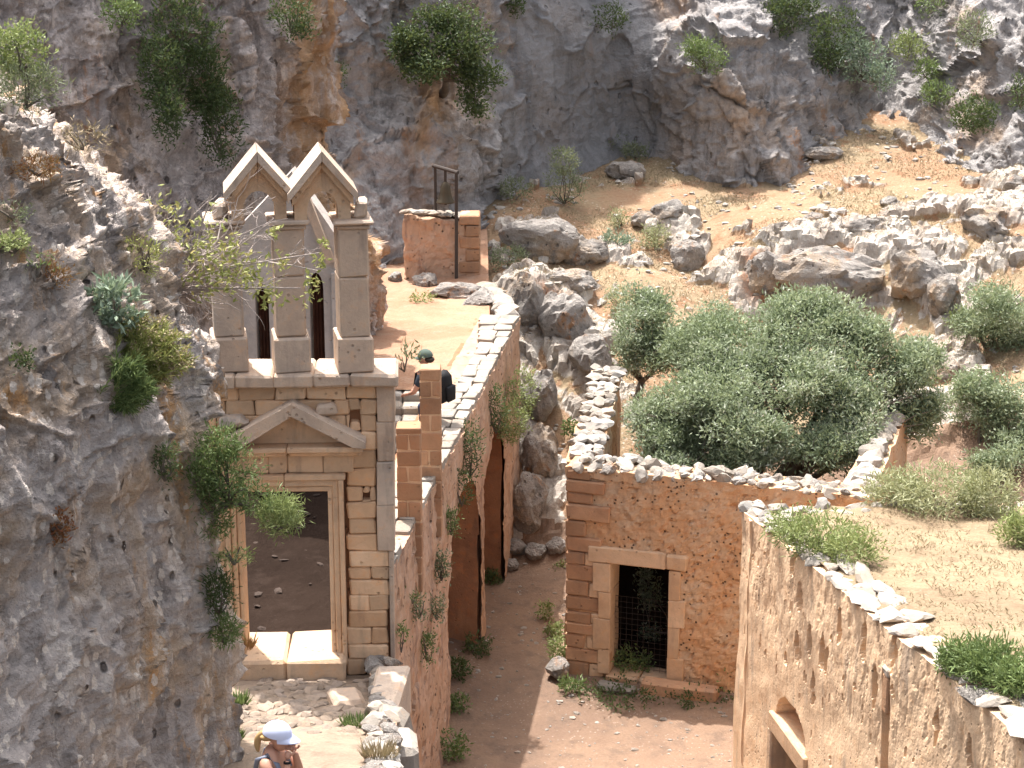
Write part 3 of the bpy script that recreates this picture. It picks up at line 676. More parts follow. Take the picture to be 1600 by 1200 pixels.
def gable(cx, half, apex, foot, arch_half, spring):
    """a steep gable pierced by a round arch, with sloping roof slabs"""
    pv = (fX(cx, 330), 22.2); pn = rot_about(np.array([[pv[0], pv[1], 0]]), FROT, PIV)[0]; ox = pn[0] - pv[0]; oy = pn[1] - pv[1]
    def pr(name, pts, y0, y1, par, mat):
        q = [(fX(cx, 330) + (a - cx) / FPX * 22.2 + ox, fZ(b)) for a, b in pts]; n = len(q)
        V = np.array([(x, y0 + oy, z) for x, z in q] + [(x, y1 + oy, z) for x, z in q])
        F = [tuple(range(n)), tuple(range(2 * n - 1, n - 1, -1))] + [(i, i + n, (i + 1) % n + n, (i + 1) % n) for i in range(n)]
        return part(name, rot_about(V, BR * .8, pn[:2]), F, mat, par)
    ah = arch_half
    arcL = [(cx - ah * math.cos(t), spring - ah * 1.25 * math.sin(t)) for t in np.linspace(0, math.pi / 2, 9)]
    arcR = [(2 * cx - a, b) for a, b in arcL]
    g = pr('gable', [(cx - half + 7, 344), (cx - half + 7, foot - 16), (cx - .4, apex + 16)] + arcL[::-1] + [(cx - ah, 344)], 22.02, 22.44, gate, M['frame_stone'])
    pr('gable_half', [(cx + half - 7, 344), (cx + ah, 344)] + arcR + [(cx + .4, apex + 16), (cx + half - 7, foot - 16)], 22.02, 22.44, g, M['frame_stone'])
    for sgn in (-1, 1):
        L = [(cx + sgn * (half + 4), foot + 1), (cx + sgn * (half + 4), foot - 13), (cx + sgn * .4, apex), (cx + sgn * .4, apex + 16)]
        L2 = [(cx + sgn * (half - 3), foot + 8), (cx + sgn * (half - 3), foot - 5), (cx + sgn * .4, apex + 16.4), (cx + sgn * .4, apex + 28)]
        if sgn > 0: L = L[::-1]; L2 = L2[::-1]
        pr('roof_slab', L, 21.86, 22.60, g, M['ashlar_grey']); pr('roof_moulding', L2, 21.93, 22.50, g, M['frame_stone'])
    return g
gable(402, 50, 234, 310, 25, 330); gable(501, 51, 234, 313, 24, 330)
fblock('impost_block', 553, 572, 318, 344, 22.05, 22.5, M['ashlar_grey'], bev=.03, jit=.015); fblock('impost_block', 330, 352, 318, 344, 22.05, 22.5, M['ashlar_grey'], bev=.03, jit=.015)

# ---- white chapel front behind the belfry ----------------------------------
chap = thing('cave_chapel', 'whitewashed chapel front with brown arched door behind the belfry pillars', 'chapel', (-3.0, 27.5, 4.6))
CY = 27.5
def cX(px, py): return atY(px, py, CY)[0]
def cZ(py): return atY(800, py, CY)[2]
mb = MB()
x = lambda a: cX(a, 480)
doors = ((399, 420), (484, 506))
for a, b in ((372, 399), (420, 484), (506, 541)): mb.box(x(a), x(b), CY, CY + .5, 4.4, cZ(420))
for (a, b), t in zip(doors, (468, 452)):
    q = [(x(a), cZ(420)), (x(b), cZ(420))] + [(x((a + b) / 2) + (x(b) - x(a)) / 2 * math.cos(k), cZ(t) + .25 * math.sin(k)) for k in np.linspace(0, math.pi, 9)]
    n = len(q); V = [(i, CY, j) for i, j in q] + [(i, CY + .5, j) for i, j in q]
    mb.add(V, [tuple(range(n - 1, -1, -1)), tuple(range(n, 2 * n))] + [(i, (i + 1) % n, (i + 1) % n + n, i + n) for i in range(n)])
q = [(372, 420), (372, 362), (462, 268), (541, 388), (541, 420)]
V = [(x(a), y, cZ(b)) for y in (CY + .004, CY + .5) for a, b in q]; n = len(q)
mb.add(V, [tuple(range(n)), tuple(range(2 * n - 1, n - 1, -1))] + [(i, i + n, (i + 1) % n + n, (i + 1) % n) for i in range(n)])
mb.part('wall', M['plaster'], chap)
for (a, b), t in zip(doors, (468, 452)):
    d = MB(); w4 = (x(b) - x(a)) / 4
    dd = part('door', *block_geo(x(a) + .01, x(b) - .01, CY + .30, CY + .36, 4.6, cZ(t) + .26, .004, 0, rng), M['wood'], chap)
    for k in range(4): part('door_plank', *block_geo(x(a) + .012 + k * w4, x(a) - .006 + (k + 1) * w4, CY + .26, CY + .298, 4.62, cZ(t) + .2, .006, .002, rng), M['wood'], dd)
for (p0, p1) in (((478, 292), (520, 408)),):
    V = []; 
    a0 = np.array((x(p0[0]), cZ(p0[1]))); a1 = np.array((x(p1[0]), cZ(p1[1]))); dn = (a1 - a0) / np.linalg.norm(a1 - a0); nn = np.array((-dn[1], dn[0])) * .06
    q = [a0 - nn, a1 - nn, a1 + nn, a0 + nn]
    V = [(c[0], y, c[1]) for y in (CY - .14, CY + .002) for c in q]
    part('raking_moulding', np.array(V), [(0, 1, 2, 3), (7, 6, 5, 4), (0, 4, 5, 1), (1, 5, 6, 2), (2, 6, 7, 3), (3, 7, 4, 0)], M['ashlar_grey'], chap)
part('pilaster', *block_geo(x(519), x(531), CY - .08, CY - .002, 4.5, cZ(425), .01, .002, rng), M['plaster'], chap)
part('side_wall', *block_geo(x(536), x(541) - .01, CY + .502, CY + 4.5, 4.4, cZ(400), .02, .01, rng), M['plaster'], chap)

# ---- bridge wall -----------------------------------------------------------
bridge = thing('bridge_wall', 'long pitted orange bridge wall with weathered slab coping and weeds, dropping to the lane', 'wall', (W0[0], W0[1], G))
def WP(s, n, z): return np.array((W0[0] + WU[0] * s + WN[0] * n, W0[1] + WU[1] * s + WN[1] * n, z))
g_ = np.random.default_rng(4)
holes = [(g_.uniform(0, 4.2), g_.uniform(1.4, 5.1), g_.uniform(.04, .10), g_.uniform(.04, .13), g_.uniform(.08, .2)) for _ in range(60)]
def bdisp(s, z):
    q = np.stack((s, z, s * 0), 1); f, e = facet(q * 2.1, 15, .5)
    return .05 * f * 0 + .045 * fbm(q * 1.3, 5, .55, 3) + .02 * fbm(q * 8, 3, .6, 6) + pits(s, z, holes)
SA = 4.36; SB0, SB1 = 7.75, 8.2; SC0 = 10.75; SE = 13.15
def bcut(s, z):
    out = np.zeros(len(s), bool)
    for a, b, sp, rise in ((SA, SB0, 2.9, 1.45), (SB1, SC0, 3.0, 1.2)):
        m = (s - (a + b) / 2) / ((b - a) / 2); out |= (np.abs(m) < 1) & (z < sp + rise * np.sqrt(np.clip(1 - m * m, 0, 1)))
    return out
wall_sheet('wall_face', W0, WU, WN, -.12, SE, .4, WTOP - .02, .055, bdisp, M['bridge_wall'], bridge, .75, bcut)
def bbox(name, s0, s1, n0, n1, z0, z1, mat, amp=.03, res=.12):
    V, F = roughbox_geo(s0, s1, n0, n1, z0, z1, res, amp, 1.7, 9)
    W = np.stack((W0[0] + WU[0] * V[:, 0] + WN[0] * V[:, 1], W0[1] + WU[1] * V[:, 0] + WN[1] * V[:, 1], V[:, 2]), 1)
    return part(name, W, F[:, ::-1], mat, bridge)
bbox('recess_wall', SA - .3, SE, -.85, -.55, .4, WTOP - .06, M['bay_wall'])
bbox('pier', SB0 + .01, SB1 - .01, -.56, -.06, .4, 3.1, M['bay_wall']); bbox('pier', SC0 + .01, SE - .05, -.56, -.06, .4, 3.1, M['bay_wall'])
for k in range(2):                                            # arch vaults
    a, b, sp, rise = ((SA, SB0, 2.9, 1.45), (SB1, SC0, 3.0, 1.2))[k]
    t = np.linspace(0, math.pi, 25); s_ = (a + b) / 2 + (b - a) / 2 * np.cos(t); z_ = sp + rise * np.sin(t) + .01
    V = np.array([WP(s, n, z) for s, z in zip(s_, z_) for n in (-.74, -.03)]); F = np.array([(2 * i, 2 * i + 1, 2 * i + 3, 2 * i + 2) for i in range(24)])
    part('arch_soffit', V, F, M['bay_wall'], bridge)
s = -.1
while s < SE - .1:                                             # coping: two rows of worn slabs
    L = rng.uniform(.28, .48) * (1.25 if s > 10 else 1); wd = .46 if s < 10.5 else .46 + .34 * (s - 10.5) / 2.6
    cut_ = rng.uniform(.42, .58)
    for (n0, n1) in ((-wd, -wd * cut_), (-wd * cut_, .0)):
        if s < 2.2 and rng.random() < .15: continue
        c = WP(s + L / 2 + rng.uniform(-.04, .04), (n0 + n1) / 2, WTOP + rng.uniform(-.01, .035))
        link('coping_stone', rng.choice(SLAB), bridge, c - rootloc(bridge), (rng.uniform(-.04, .04), rng.uniform(-.05, .05), -math.atan2(WU[0], WU[1]) + rng.uniform(-.07, .07)), ((n1 - n0) * .94, L * .93, rng.uniform(.09, .16)))
    s += L
for k in range(9):                                             # kerb stones that carry the wall on round the terrace
    t = k / 8; p = atZ(795 - 30 * t + 6 * math.sin(t * 5), 486 - 40 * t, WTOP)
    put_stone('kerb_stone', bridge, 'coping', p + np.array((-.05, 0, -.04)), (.55, .6, .26))

# path side blocks in front of the gate
pb = 'low wall stones beside the path'
def fixed_block(name, label, cat, x0, x1, y0, y1, z0, z1, rz, mat, bev=.04, jit=.03, group=None):
    V, F = block_geo(-(x1 - x0) / 2, (x1 - x0) / 2, -(y1 - y0) / 2, (y1 - y0) / 2, 0, z1 - z0, bev, jit, rng)
    o = link(name, mesh_poly(name, V, F, mat), None, ((x0 + x1) / 2, (y0 + y1) / 2, z0), (0, 0, rz)); return tag(o, label, cat, group)
c = atZ(607, 1066, 4.72); fixed_block('stone_block', 'long flat grey slab on the path edge against the foot of the gate', 'stone', c[0] - .19, c[0] + .19, c[1] - .62, c[1] + .5, 4.1, 4.70, R(-4), M['ashlar_grey'], group=pb)
c = atZ(616, 1118, 4.85); fixed_block('stone_block', 'rough pale stone in the low path wall, second from the gate', 'stone', c[0] - .2, c[0] + .16, c[1] - .35, c[1] + .35, 4.2, 4.85, R(-6), M['coping'], .09, .06, group=pb)
c = atZ(622, 1150, 5.0); fixed_block('stone_block', 'squarish pale stone in the low path wall, nearest the bottom edge', 'stone', c[0] - .17, c[0] + .18, c[1] - .3, c[1] + .3, 4.3, 4.95, R(10), M['coping'], .07, .05, group=pb)
c = atZ(542, 1092, 4.45); fixed_block('fallen_block', 'fallen squared grey block lying on the path before the gate', 'stone', c[0] - .18, c[0] + .19, c[1] - .26, c[1] + .26, 4.05, 4.5, R(18), M['ashlar_grey'], .05, .03)
O2 = np.array((-1.02, 15.5)); u2 = np.array((-1.47, 22.5)) - O2; L2_ = np.linalg.norm(u2); u2 = u2 / L2_; n2 = np.array((u2[1], -u2[0]))
wall_sheet('wall_face', O2, u2, n2, 0, L2_, .4, 5.0, .07, bdisp, M['bridge_wall'], bridge, .30, None, ([0, 3, L2_], [5.4, 4.95, 4.1]))

for k in range(26):
    t = k / 25; y_ = 15.8 + 6.2 * t; x_ = O2[0] + u2[0] * (y_ - 15.5) / u2[1]; z_ = float(np.interp((y_ - 15.5) / u2[1], [0, 3, L2_], [5.4, 4.95, 4.1]))
    for r_ in (0, 1):
        if y_ > 19.2 and r_ == 0 and k % 3: continue
        put_stone('rubble_stone', bridge, rng.choice(('coping', 'boulder', 'whitestone')), (x_ - .07 - .16 * r_ + rng.uniform(-.04, .04), y_, z_ + .03), (rng.uniform(.14, .26), rng.uniform(.2, .32), rng.uniform(.08, .2)), tilt=.3)

# gate pillars on the inner side of the bridge wall
def masonry_pillar(pts, label, Y, z0):
    (x0, x1, t) = pts; a = atY(x0, t, Y)[0]; b = atY(x1, t, Y)[0]; top = atY(800, t, Y)[2]; w_ = b - a
    r = thing('masonry_pillar', label, 'pillar', ((a + b) / 2, Y + w_ / 2, z0), 0, 'square masonry pillars behind the gate')
    z = z0; k = 0
    while z < top - .03:
        h = min(rng.uniform(.21, .30), top - z); h = top - z if top - z - h < .1 else h
        if k % 2: part('block', *block_geo(a, b, Y, Y + w_, z + .012, z + h - .01, .015, .008, rng), M['quoin'], r)
        else:
            m = a + w_ * rng.uniform(.4, .6); part('block', *block_geo(a, m - .006, Y, Y + w_, z + .006, z + h, .015, .006, rng), M['quoin'], r); part('block', *block_geo(m + .006, b, Y, Y + w_, z + .006, z + h, .015, .006, rng), M['quoin'], r)
        z += h; k += 1
    part('mortar', *block_geo(a + .010, b - .010, Y + .010, Y + w_ - .010, z0, top - .02, .01, .002, rng), M['frame_stone'], r)
masonry_pillar((619, 657, 668), 'shorter square masonry pillar right beside the gate', 24.0, 4.3); masonry_pillar((655, 688, 576), 'taller square masonry pillar in front of the standing man', 25.6, 4.5)
st = thing('stone_steps', 'shaded stone steps rising between gate and terrace', 'steps', (-2.0, 29, 4.6))
for k in range(5):
    for j in range(3):
        x0 = -2.9 + j * .55; part('step', *block_geo(x0, x0 + .54, 29.0 + k * .36, 29.4 + k * .36, 4.3, 4.72 + k * .125, .03, .012, rng), M['coping'], st)

# ---- bell wall and bell on the terrace ----------------------------------------
BY = 38.6
bw = thing('bell_wall', 'short thick orange stone wall on the terrace below the cliff', 'wall', (-1.6, BY, 5.2))
a, b = atY(632, 400, BY)[0], atY(750, 400, BY)[0]; zt = atY(800, 348, BY)[2]
V, F = roughbox_geo(a, b - .28, BY, BY + .6, 5.0, zt, .05, .07, 3.2, 12); V[:, 2] += np.where(V[:, 2] > zt - .2, (b - V[:, 0]) * .09 + .05 * fbm(V * 2, 3, .5, 3), 0); part('wall', V, F, M['bridge_wall'], bw)
z = 5.05; k = 0
while z < zt + .02:
    h = rng.uniform(.19, .27); part('block', *block_geo(b - (.30 if k % 2 else .42), b, BY - .03, BY + .6, z, z + h - .008, .02, .012, rng), M['quoin'], bw); z += h; k += 1
for k in range(8): put_stone('top_stone', bw, 'coping', (a + .08 + k * .165, BY + .25, zt + .09 + (b - a - k * .165) * .06), (.24, .5, .14))
bf = thing('bell_stand', 'rusty iron goalpost stand standing before the bell wall', 'bell stand', (-1.4, BY - .15, 5.2))
xl, xr_ = atY(682, 330, BY + .7)[0], atY(712, 330, BY - .15)[0]; zb = atY(800, 268, BY)[2]
m = MB(); m.tube([(xr_, BY - .15, 5.1), (xr_ + .02, BY - .15, zb)], .035, 8); m.part('post', M['iron'], bf)
m = MB(); m.tube([(xl, BY + .3, zt - .2), (xl, BY + .3, zb + .06)], .03, 8); m.part('post', M['iron'], bf)
m = MB(); m.tube([(xl - .04, BY + .3, zb + .07), (xr_ + .05, BY - .15, zb)], .04, 8); m.part('crossbar', M['iron'], bf)
xm = (xl + xr_) / 2
m = MB(); m.tube([(xm, BY + .08, zb + .02), (xm, BY + .08, zb - .24)], .03, 6); m.part('hanger', M['iron'], bf)
m = MB(); prof = [(.035, -.22), (.07, -.26), (.10, -.32), (.115, -.45), (.14, -.56), (.185, -.63), (.19, -.65), (.165, -.64), (.10, -.45), (.03, -.36)]
n = 20; V = [(xm + r * math.cos(2 * math.pi * i / n), BY + .08 + r * math.sin(2 * math.pi * i / n), zb + z) for r, z in prof for i in range(n)]
bl = thing('bell', 'small dull bronze bell hanging in the iron frame', 'bell', (xm, BY + .08, zb - .65))
part('bell_body', np.array(V), np.array([(k * n + i, k * n + (i + 1) % n, (k + 1) * n + (i + 1) % n, (k + 1) * n + i) for k in range(len(prof) - 1) for i in range(n)]), M['bronze'], bl, True)
m = MB(); m.tube([(xm, BY + .08, zb - .42), (xm, BY + .08, zb - .70)], [.012, .03], 6); m.part('clapper', M['iron'], bl)

# ---- ruined house ---------------------------------------------------------------
HA = atZ(885, 1050, G)[:2]; HU = np.array((.951, -.309)); HN = np.array((-.309, -.951)); HL = 4.75; HT = 4.40
house = thing('ruined_house', 'roofless orange rubble house with quoined corner and pale-framed doorway', 'ruined house', (HA[0], HA[1], G))
def hs(px, py):
    p = plane_hit(px, py, HA, HN); return float((p[:2] - HA) @ HU), float(p[2])
ds0, dz0 = hs(953, 1052); ds1, _ = hs(1042, 1058); _, dz1 = hs(955, 880)
def hdisp(s, z):
    q = np.stack((s, z, s * 0 + 3), 1); f, e = facet(q * np.array((6.5, 8, 1)), 22, .5)
    body = sstep(.75, 1.05, s + .15 * vnoise(q * 3, 8))
    return body * (.009 * f - .006 * (1 - sstep(0, .12, e))) + .035 * fbm(q * 1.2, 5, .55, 5) + .022 * fbm(q * 7, 4, .65, 6) - .03 * (1 - body) - .035 * sstep(.25, .4, vnoise(q * np.array((8, 9, 1)), 41)) * body
wall_sheet('wall', HA, HU, HN, 0.0, HL, .5, HT, .032, hdisp, M['rubble_wall'], house, .55, lambda s, z: (s > ds0 - .02) & (s < ds1 + .02) & (z > dz0) & (z < dz1))
def HPt(s, n, z): return np.array((HA[0] + HU[0] * s + HN[0] * n, HA[1] + HU[1] * s + HN[1] * n, z))
def hblock(name, s0, s1, n0, n1, z0, z1, mat, bev=.02, jit=.008, parent=house):
    V, F = block_geo(s0, s1, n0, n1, z0, z1, bev, jit, rng)
    W = np.stack((HA[0] + HU[0] * V[:, 0] + HN[0] * V[:, 1], HA[1] + HU[1] * V[:, 0] + HN[1] * V[:, 1], V[:, 2]), 1)
    return part(name, W, [f[::-1] for f in F], mat, parent)
z = .6; k = 0
while z < HT - .05:                                              # quoins
    h = rng.uniform(.19, .29); h = min(h, HT - z)
    Lq = (rng.uniform(.55, .75), rng.uniform(.28, .4))[k % 2]
    hblock('quoin', -.02, Lq, -.5, .03 + rng.uniform(-.01, .012), z + .008, z + h - .006, M['quoin'], .02, .012)
    if k % 2 and z < dz1: hblock('quoin', Lq + .015, Lq + rng.uniform(.18, .3), -.3, .022, z + .008, z + h - .006, M['frame_stone'], .02, .012)
    z += h; k += 1
lz0 = dz1; lz1 = hs(930, 852)[1]
z = dz0; 
for i, (f0, f1) in enumerate(((0, .22), (.22, .5), (.5, .74), (.74, 1))):
    za, zb_ = dz0 + (dz1 - dz0) * f0, dz0 + (dz1 - dz0) * f1
    hblock('door_jamb', ds0 - .20 - .1 * (i % 2), ds0, -.5, .05, za + .003, zb_ - .003, M['frame_stone'], .012); hblock('door_jamb', ds1, ds1 + .19 + .08 * ((i + 1) % 2), -.5, .05, za + .003, zb_ - .003, M['frame_stone'], .012)
hblock('lintel', ds0 - .38, ds1 - .05, -.5, .06, lz0 + .004, lz1, M['frame_stone'], .015); hblock('lintel', ds1 - .045, ds1 + .30, -.5, .055, lz0 + .004, lz1 - .01, M['frame_stone'], .03, .02)
hblock('door_sill', ds0 - .05, (ds0 + ds1) / 2, -.5, .08, dz0 - .2, dz0 - .003, M['frame_stone'], .02); hblock('door_sill', (ds0 + ds1) / 2 + .01, ds1 + .06, -.5, .07, dz0 - .22, dz0 - .01, M['frame_stone'], .03)
# rubble along the broken top
bed_V, bed_F = roughbox_geo(-.05, HL, -.58, .0, HT - .12, HT + .03, .08, .035, 4, 61)
part('mortar_bed', np.stack((HA[0] + HU[0] * bed_V[:, 0] + HN[0] * bed_V[:, 1], HA[1] + HU[1] * bed_V[:, 0] + HN[1] * bed_V[:, 1], bed_V[:, 2]), 1), bed_F[:, ::-1], M['rubble_wall'], house)
for row in range(4):
    s = rng.uniform(0, .1)
    while s < HL:
        sz_ = rng.uniform(.13, .30) * (1.15 if s < 1.5 else 1)
        if rng.random() > .12:
            up_ = (.10 if 1.95 < s < 2.8 and row in (1, 2) else 0) + (.06 if s < 1.2 and row else 0)
            put_stone('rubble_stone', house, rng.choice(('whitestone', 'whitestone', 'coping', 'boulder')), HPt(s + sz_ / 2, -.05 - row * .15 + rng.uniform(-.03, .03), HT + .03 + up_ + rng.uniform(-.02, .04)), (sz_ * 1.2, sz_ * rng.uniform(.7, 1), sz_ * rng.uniform(.45, .8)), tilt=.45)
        s += sz_ * rng.uniform(.85, 1.15)
# left side wall: rubble, climbing away
p0, p1 = np.array((1.18, 29.5)), np.array((1.72, 33.4))
dv = (p1 - p0) / np.linalg.norm(p1 - p0); nv_ = np.array((-dv[1], dv[0]))
V, F = roughbox_geo(0, 4.0, -.28, .25, .6, 4.35, .13, .07, 1.8, 31); V[:, 2] += np.where(V[:, 2] > 3.5, V[:, 0] * .11, 0)
part('side_wall', np.stack((p0[0] + dv[0] * V[:, 0] - nv_[0] * V[:, 1], p0[1] + dv[1] * V[:, 0] - nv_[1] * V[:, 1], V[:, 2]), 1), F, M['rubble_wall'], house)
for k in range(15):
    for r_ in (-1, 1, 0):
        s = .15 + k * .27 + rng.uniform(-.06, .06); c = p0 + dv * s + nv_ * (.17 * r_)
        put_stone('rubble_stone', house, 'whitestone', (c[0], c[1], 4.40 + s * .11 + rng.uniform(-.03, .05)), (.30 * rng.uniform(.7, 1.4), rng.uniform(.2, .34), rng.uniform(.10, .2)), tilt=.3)
# right and rear walls
V, F = roughbox_geo(0, 5.0, -.25, .25, .6, 4.2, .25, .06, 1.5, 33); q0 = HPt(HL - .3, -.6, 0)[:2]
part('side_wall', np.stack((q0[0] - HN[0] * V[:, 0] + HU[0] * V[:, 1], q0[1] - HN[1] * V[:, 0] + HU[1] * V[:, 1], V[:, 2]), 1), F[:, ::-1], M['rubble_wall'], house)
for k in range(15): put_stone('rubble_stone', house, 'whitestone', (q0[0] - HN[0] * k * .33, q0[1] - HN[1] * k * .33, 4.25), (.5, .42, .26), tilt=.3)
V, F = roughbox_geo(1.0, 4.6, -4.9, -4.5, .6, 2.9, .25, .06, 1.5, 35)
part('rear_wall', np.stack((HA[0] + HU[0] * V[:, 0] + HN[0] * V[:, 1], HA[1] + HU[1] * V[:, 0] + HN[1] * V[:, 1], V[:, 2]), 1), F[:, ::-1], M['rubble_wall'], house)
V = np.array([HPt(s, n, G + .06) for s, n in ((.1, -.55), (HL - .1, -.55), (HL - .1, -4.6), (1.0, -4.6))]); part('floor', V, [(0, 1, 2, 3)], M['shadedark'], house)
hblock('added_inner_wall', .1, 3.6, -2.3, -2.0, .6, 3.75, M['shadedark']); hblock('vault', .02, 3.6, -2.0, -.56, 3.6, 3.76, M['shadedark'], jit=0); hblock('added_room_end', 3.3, 3.6, -1.99, -.56, .6, 3.59, M['shadedark'])  # unseen chamber added behind the front wall to keep the doorway dark
# wire mesh across the doorway
wm = thing('wire_mesh', 'rusty wire mesh closing the lower doorway of the ruined house', 'wire mesh', HPt((ds0 + ds1) / 2, -.28, dz0))
m = MB(); n_ = 11
for k in range(n_): s = ds0 + (ds1 - ds0) * k / (n_ - 1); m.tube([HPt(s, -.28, dz0), HPt(s, -.28, dz0 + 1.25)], .0035, 4)
m.part('upright_wires', M['iron'], wm)
m = MB()
for k in range(14): m.tube([HPt(ds0, -.275, dz0 + .03 + k * .094), HPt(ds1, -.275, dz0 + .03 + k * .094)], .0035, 4)
m.part('cross_wires', M['iron'], wm)
c = HPt(-.05, .22, 0); o = put_stone('boulder', None, 'boulder', (c[0], c[1], G + .14), (.5, .38, .42)); tag(o, 'grey boulder at the foot of the house corner', 'rock')
V, F = block_geo(-.62, .62, -.14, .14, 0, .24, .03, .02, rng); sp = HPt(1.95, .26, G - .04); o = link('stone_bench', mesh_poly('stone_bench', V, F, M['quoin']), None, sp, (0, 0, math.atan2(HU[1], HU[0]))); tag(o, 'long low reddish stone kerb along the house wall right of the doorway', 'kerb stone')
V, F = block_geo(-.3, .3, -.12, .12, 0, .12, .03, .02, rng); sp = HPt(.95, .42, G - .02); o = link('step_stone', mesh_poly('step_stone', V, F, M['coping']), None, sp, (0, 0, math.atan2(HU[1], HU[0]))); tag(o, 'flat worn step stone on the grass below the house doorway', 'stone')

# ---- right-hand building with the dry-grass roof ---------------------------------
RB = atZ(1160, 790, 5.1)[:2]; RT = np.array((.18, -.9837)); RN = np.array((-.9837, -.18)); RZ = 5.05; RL = 11.0; RS = .095
rb = thing('flat_roofed_ruin', 'sunlit pitted stone building with dry grass on its flat roof', 'ruined building', (RB[0], RB[1], G))
def rs(px, py):
    p = plane_hit(px, py, RB, RN); return float((p[:2] - RB) @ RT), float(p[2])
al0, alz = rs(1206, 1108); al1, alz1 = rs(1262, 1192)
ol0 = rs(1212, 1150)[0]; print('arch', al0, al1, alz, alz1, ol0)
niche_s, niche_z = rs(1388, 1055)
g_ = np.random.default_rng(9)
rh = [(*rs(a, b), g_.uniform(.05, .085), g_.uniform(.12, .26), .22) for a, b in ((1249, 935), (1246, 1010), (1265, 1000), (1283, 1020), (1290, 1030), (1228, 1030), (1460, 1135), (1398, 1020), (1310, 980), (1268, 1075), (1240, 870), (1350, 1000), (1367, 1072), (1512, 1180))]
rh += [(g_.uniform(.2, 8), g_.uniform(3.0, 4.95), g_.uniform(.012, .03), g_.uniform(.03, .09), g_.uniform(.03, .07)) for _ in range(60)]
def rdisp(s, z):
    q = np.stack((s, z, s * 0 + 3), 1); z_ = z - RS * s; up = sstep(2.6, 4.6, z_)
    d = .05 * fbm(q * .8, 3, .5, 5) + (.004 + .008 * up) * fbm(q * np.array((6, 3.2, 1)), 4, .6, 6) + pits(s + .05 * vnoise(q * 7, 31), z + .12 * vnoise(q * 5, 32), rh)
    d -= .014 * up * sstep(.2, .6, fbm(q * np.array((5.5, 1.6, 1)), 5, .6, 16))
    m = (s - (al0 + al1) / 2) / ((al1 - al0) / 2 * .82); d = np.where((np.abs(m) < 1) & (z > alz - .02) & (z < alz + .42 * np.sqrt(np.clip(1 - m * m, 0, 1))), -.28, d)   # relieving arch
    d = np.where((np.abs(s - niche_s) < .11) & (z < niche_z + .05) & (z > niche_z - 2.2), d - .16, d)
    return d
wall_sheet('wall', RB, RT, RN, 0.0, RL, .3, RZ - .03, .033, rdisp, M['pale_wall'], rb, .5, lambda s, z: (s > al0 + .12) & (s < al1 - .10) & (z < alz - .26), ([0, RL], [RZ - .03, RZ - .03 + RS * RL]))
def RP(s, n, z): return np.array((RB[0] + RT[0] * s + RN[0] * n, RB[1] + RT[1] * s + RN[1] * n, z))
def rblock(name, s0, s1, n0, n1, z0, z1, mat, bev=.02, jit=.008, parent=rb):
    V, F = block_geo(s0, s1, n0, n1, z0, z1, bev, jit, rng)
    W = np.stack((RB[0] + RT[0] * V[:, 0] + RN[0] * V[:, 1], RB[1] + RT[1] * V[:, 0] + RN[1] * V[:, 1], V[:, 2]), 1)
    return part(name, W, [f[::-1] for f in F], mat, parent)
rblock('lintel', al0, al1, -.4, .05, alz - .26, alz, M['frame_stone'], .02)
rblock('door_jamb', al0 - .04, al0 + .13, -.4, .045, .3, alz - .265, M['frame_stone']); rblock('door_jamb', al1 - .12, al1 + .05, -.4, .045, .3, alz - .265, M['frame_stone'])
rblock('dark_room', al0 + .1, al1 - .1, -1.6, -1.5, .3, alz, M['shadedark']); rblock('room_side', al0 + .02, al0 + .1, -1.5, -.42, .3, alz, M['shadedark'], jit=0); rblock('room_side', al1 - .1, al1 - .02, -1.5, -.42, .3, alz, M['shadedark'], jit=0)
rblock('room_ceiling', al0 + .02, al1 - .02, -1.5, -.42, alz + .01, alz + .1, M['shadedark'], jit=0)
rblock('spout', niche_s - .085, niche_s + .085, -.12, .035, niche_z - .45, niche_z, M['quoin'], .02); rblock('spout_cap', niche_s - .10, niche_s + .10, -.12, .05, niche_z + .006, niche_z + .10, M['coping'], .03)
# end wall at the far corner and rear parapet
V, F = roughbox_geo(.06, 9, 0, .5, .4, RZ - .02, .2, .05, 1.4, 51)
part('end_wall', np.stack((RB[0] + V[:, 0], RB[1] - .42 + V[:, 1] + .02 * V[:, 0], V[:, 2]), 1), F, M['pale_wall'], rb)
# roof, uneven
nu, nv = 70, 90; A_, B_ = np.meshgrid(np.linspace(.12, 8.5, nu), np.linspace(-.1, 11, nv), indexing='ij')
X = RB[0] + RT[0] * B_ + A_; Y = RB[1] + RT[1] * B_ + .02 * A_ - .05
V = np.stack((X.ravel(), Y.ravel(), np.full(X.size, RZ - .02)), 1); V[:, 2] += RS * B_.ravel() + .10 * fbm(V * .9, 4, .55, 5) + .02 * fbm(V * 6, 3, .6, 8) + .06 * sstep(0, 1.2, A_.ravel())
part('roof', V, gridfaces(nu, nv), M['drygrass'], rb)
s = .0
while s < RL:
    for row in range(2):
        if row and rng.random() < .35: continue
        L = rng.uniform(.26, .62)
        put_stone('edge_stone', rb, rng.choice(('whitestone', 'coping', 'whitestone', 'boulder')), RP(s + L / 2, -.13 - row * .27 + rng.uniform(-.05, .05), RZ + .02 + RS * (s + L / 2) + rng.uniform(-.03, .03)), (L * .9, rng.uniform(.18, .42), rng.uniform(.07, .16)), rz=math.atan2(RT[1], RT[0]) + rng.uniform(-.5, .5), tilt=.18)
    s += rng.uniform(.18, .5)
for k in range(26):
    put_stone('edge_stone', rb, 'whitestone', (RB[0] + .1 + k * .18 + rng.uniform(-.06, .06), RB[1] + rng.uniform(-.35, .05), RZ + .04), (rng.uniform(.18, .42), rng.uniform(.18, .34), rng.uniform(.12, .24)), tilt=.3)

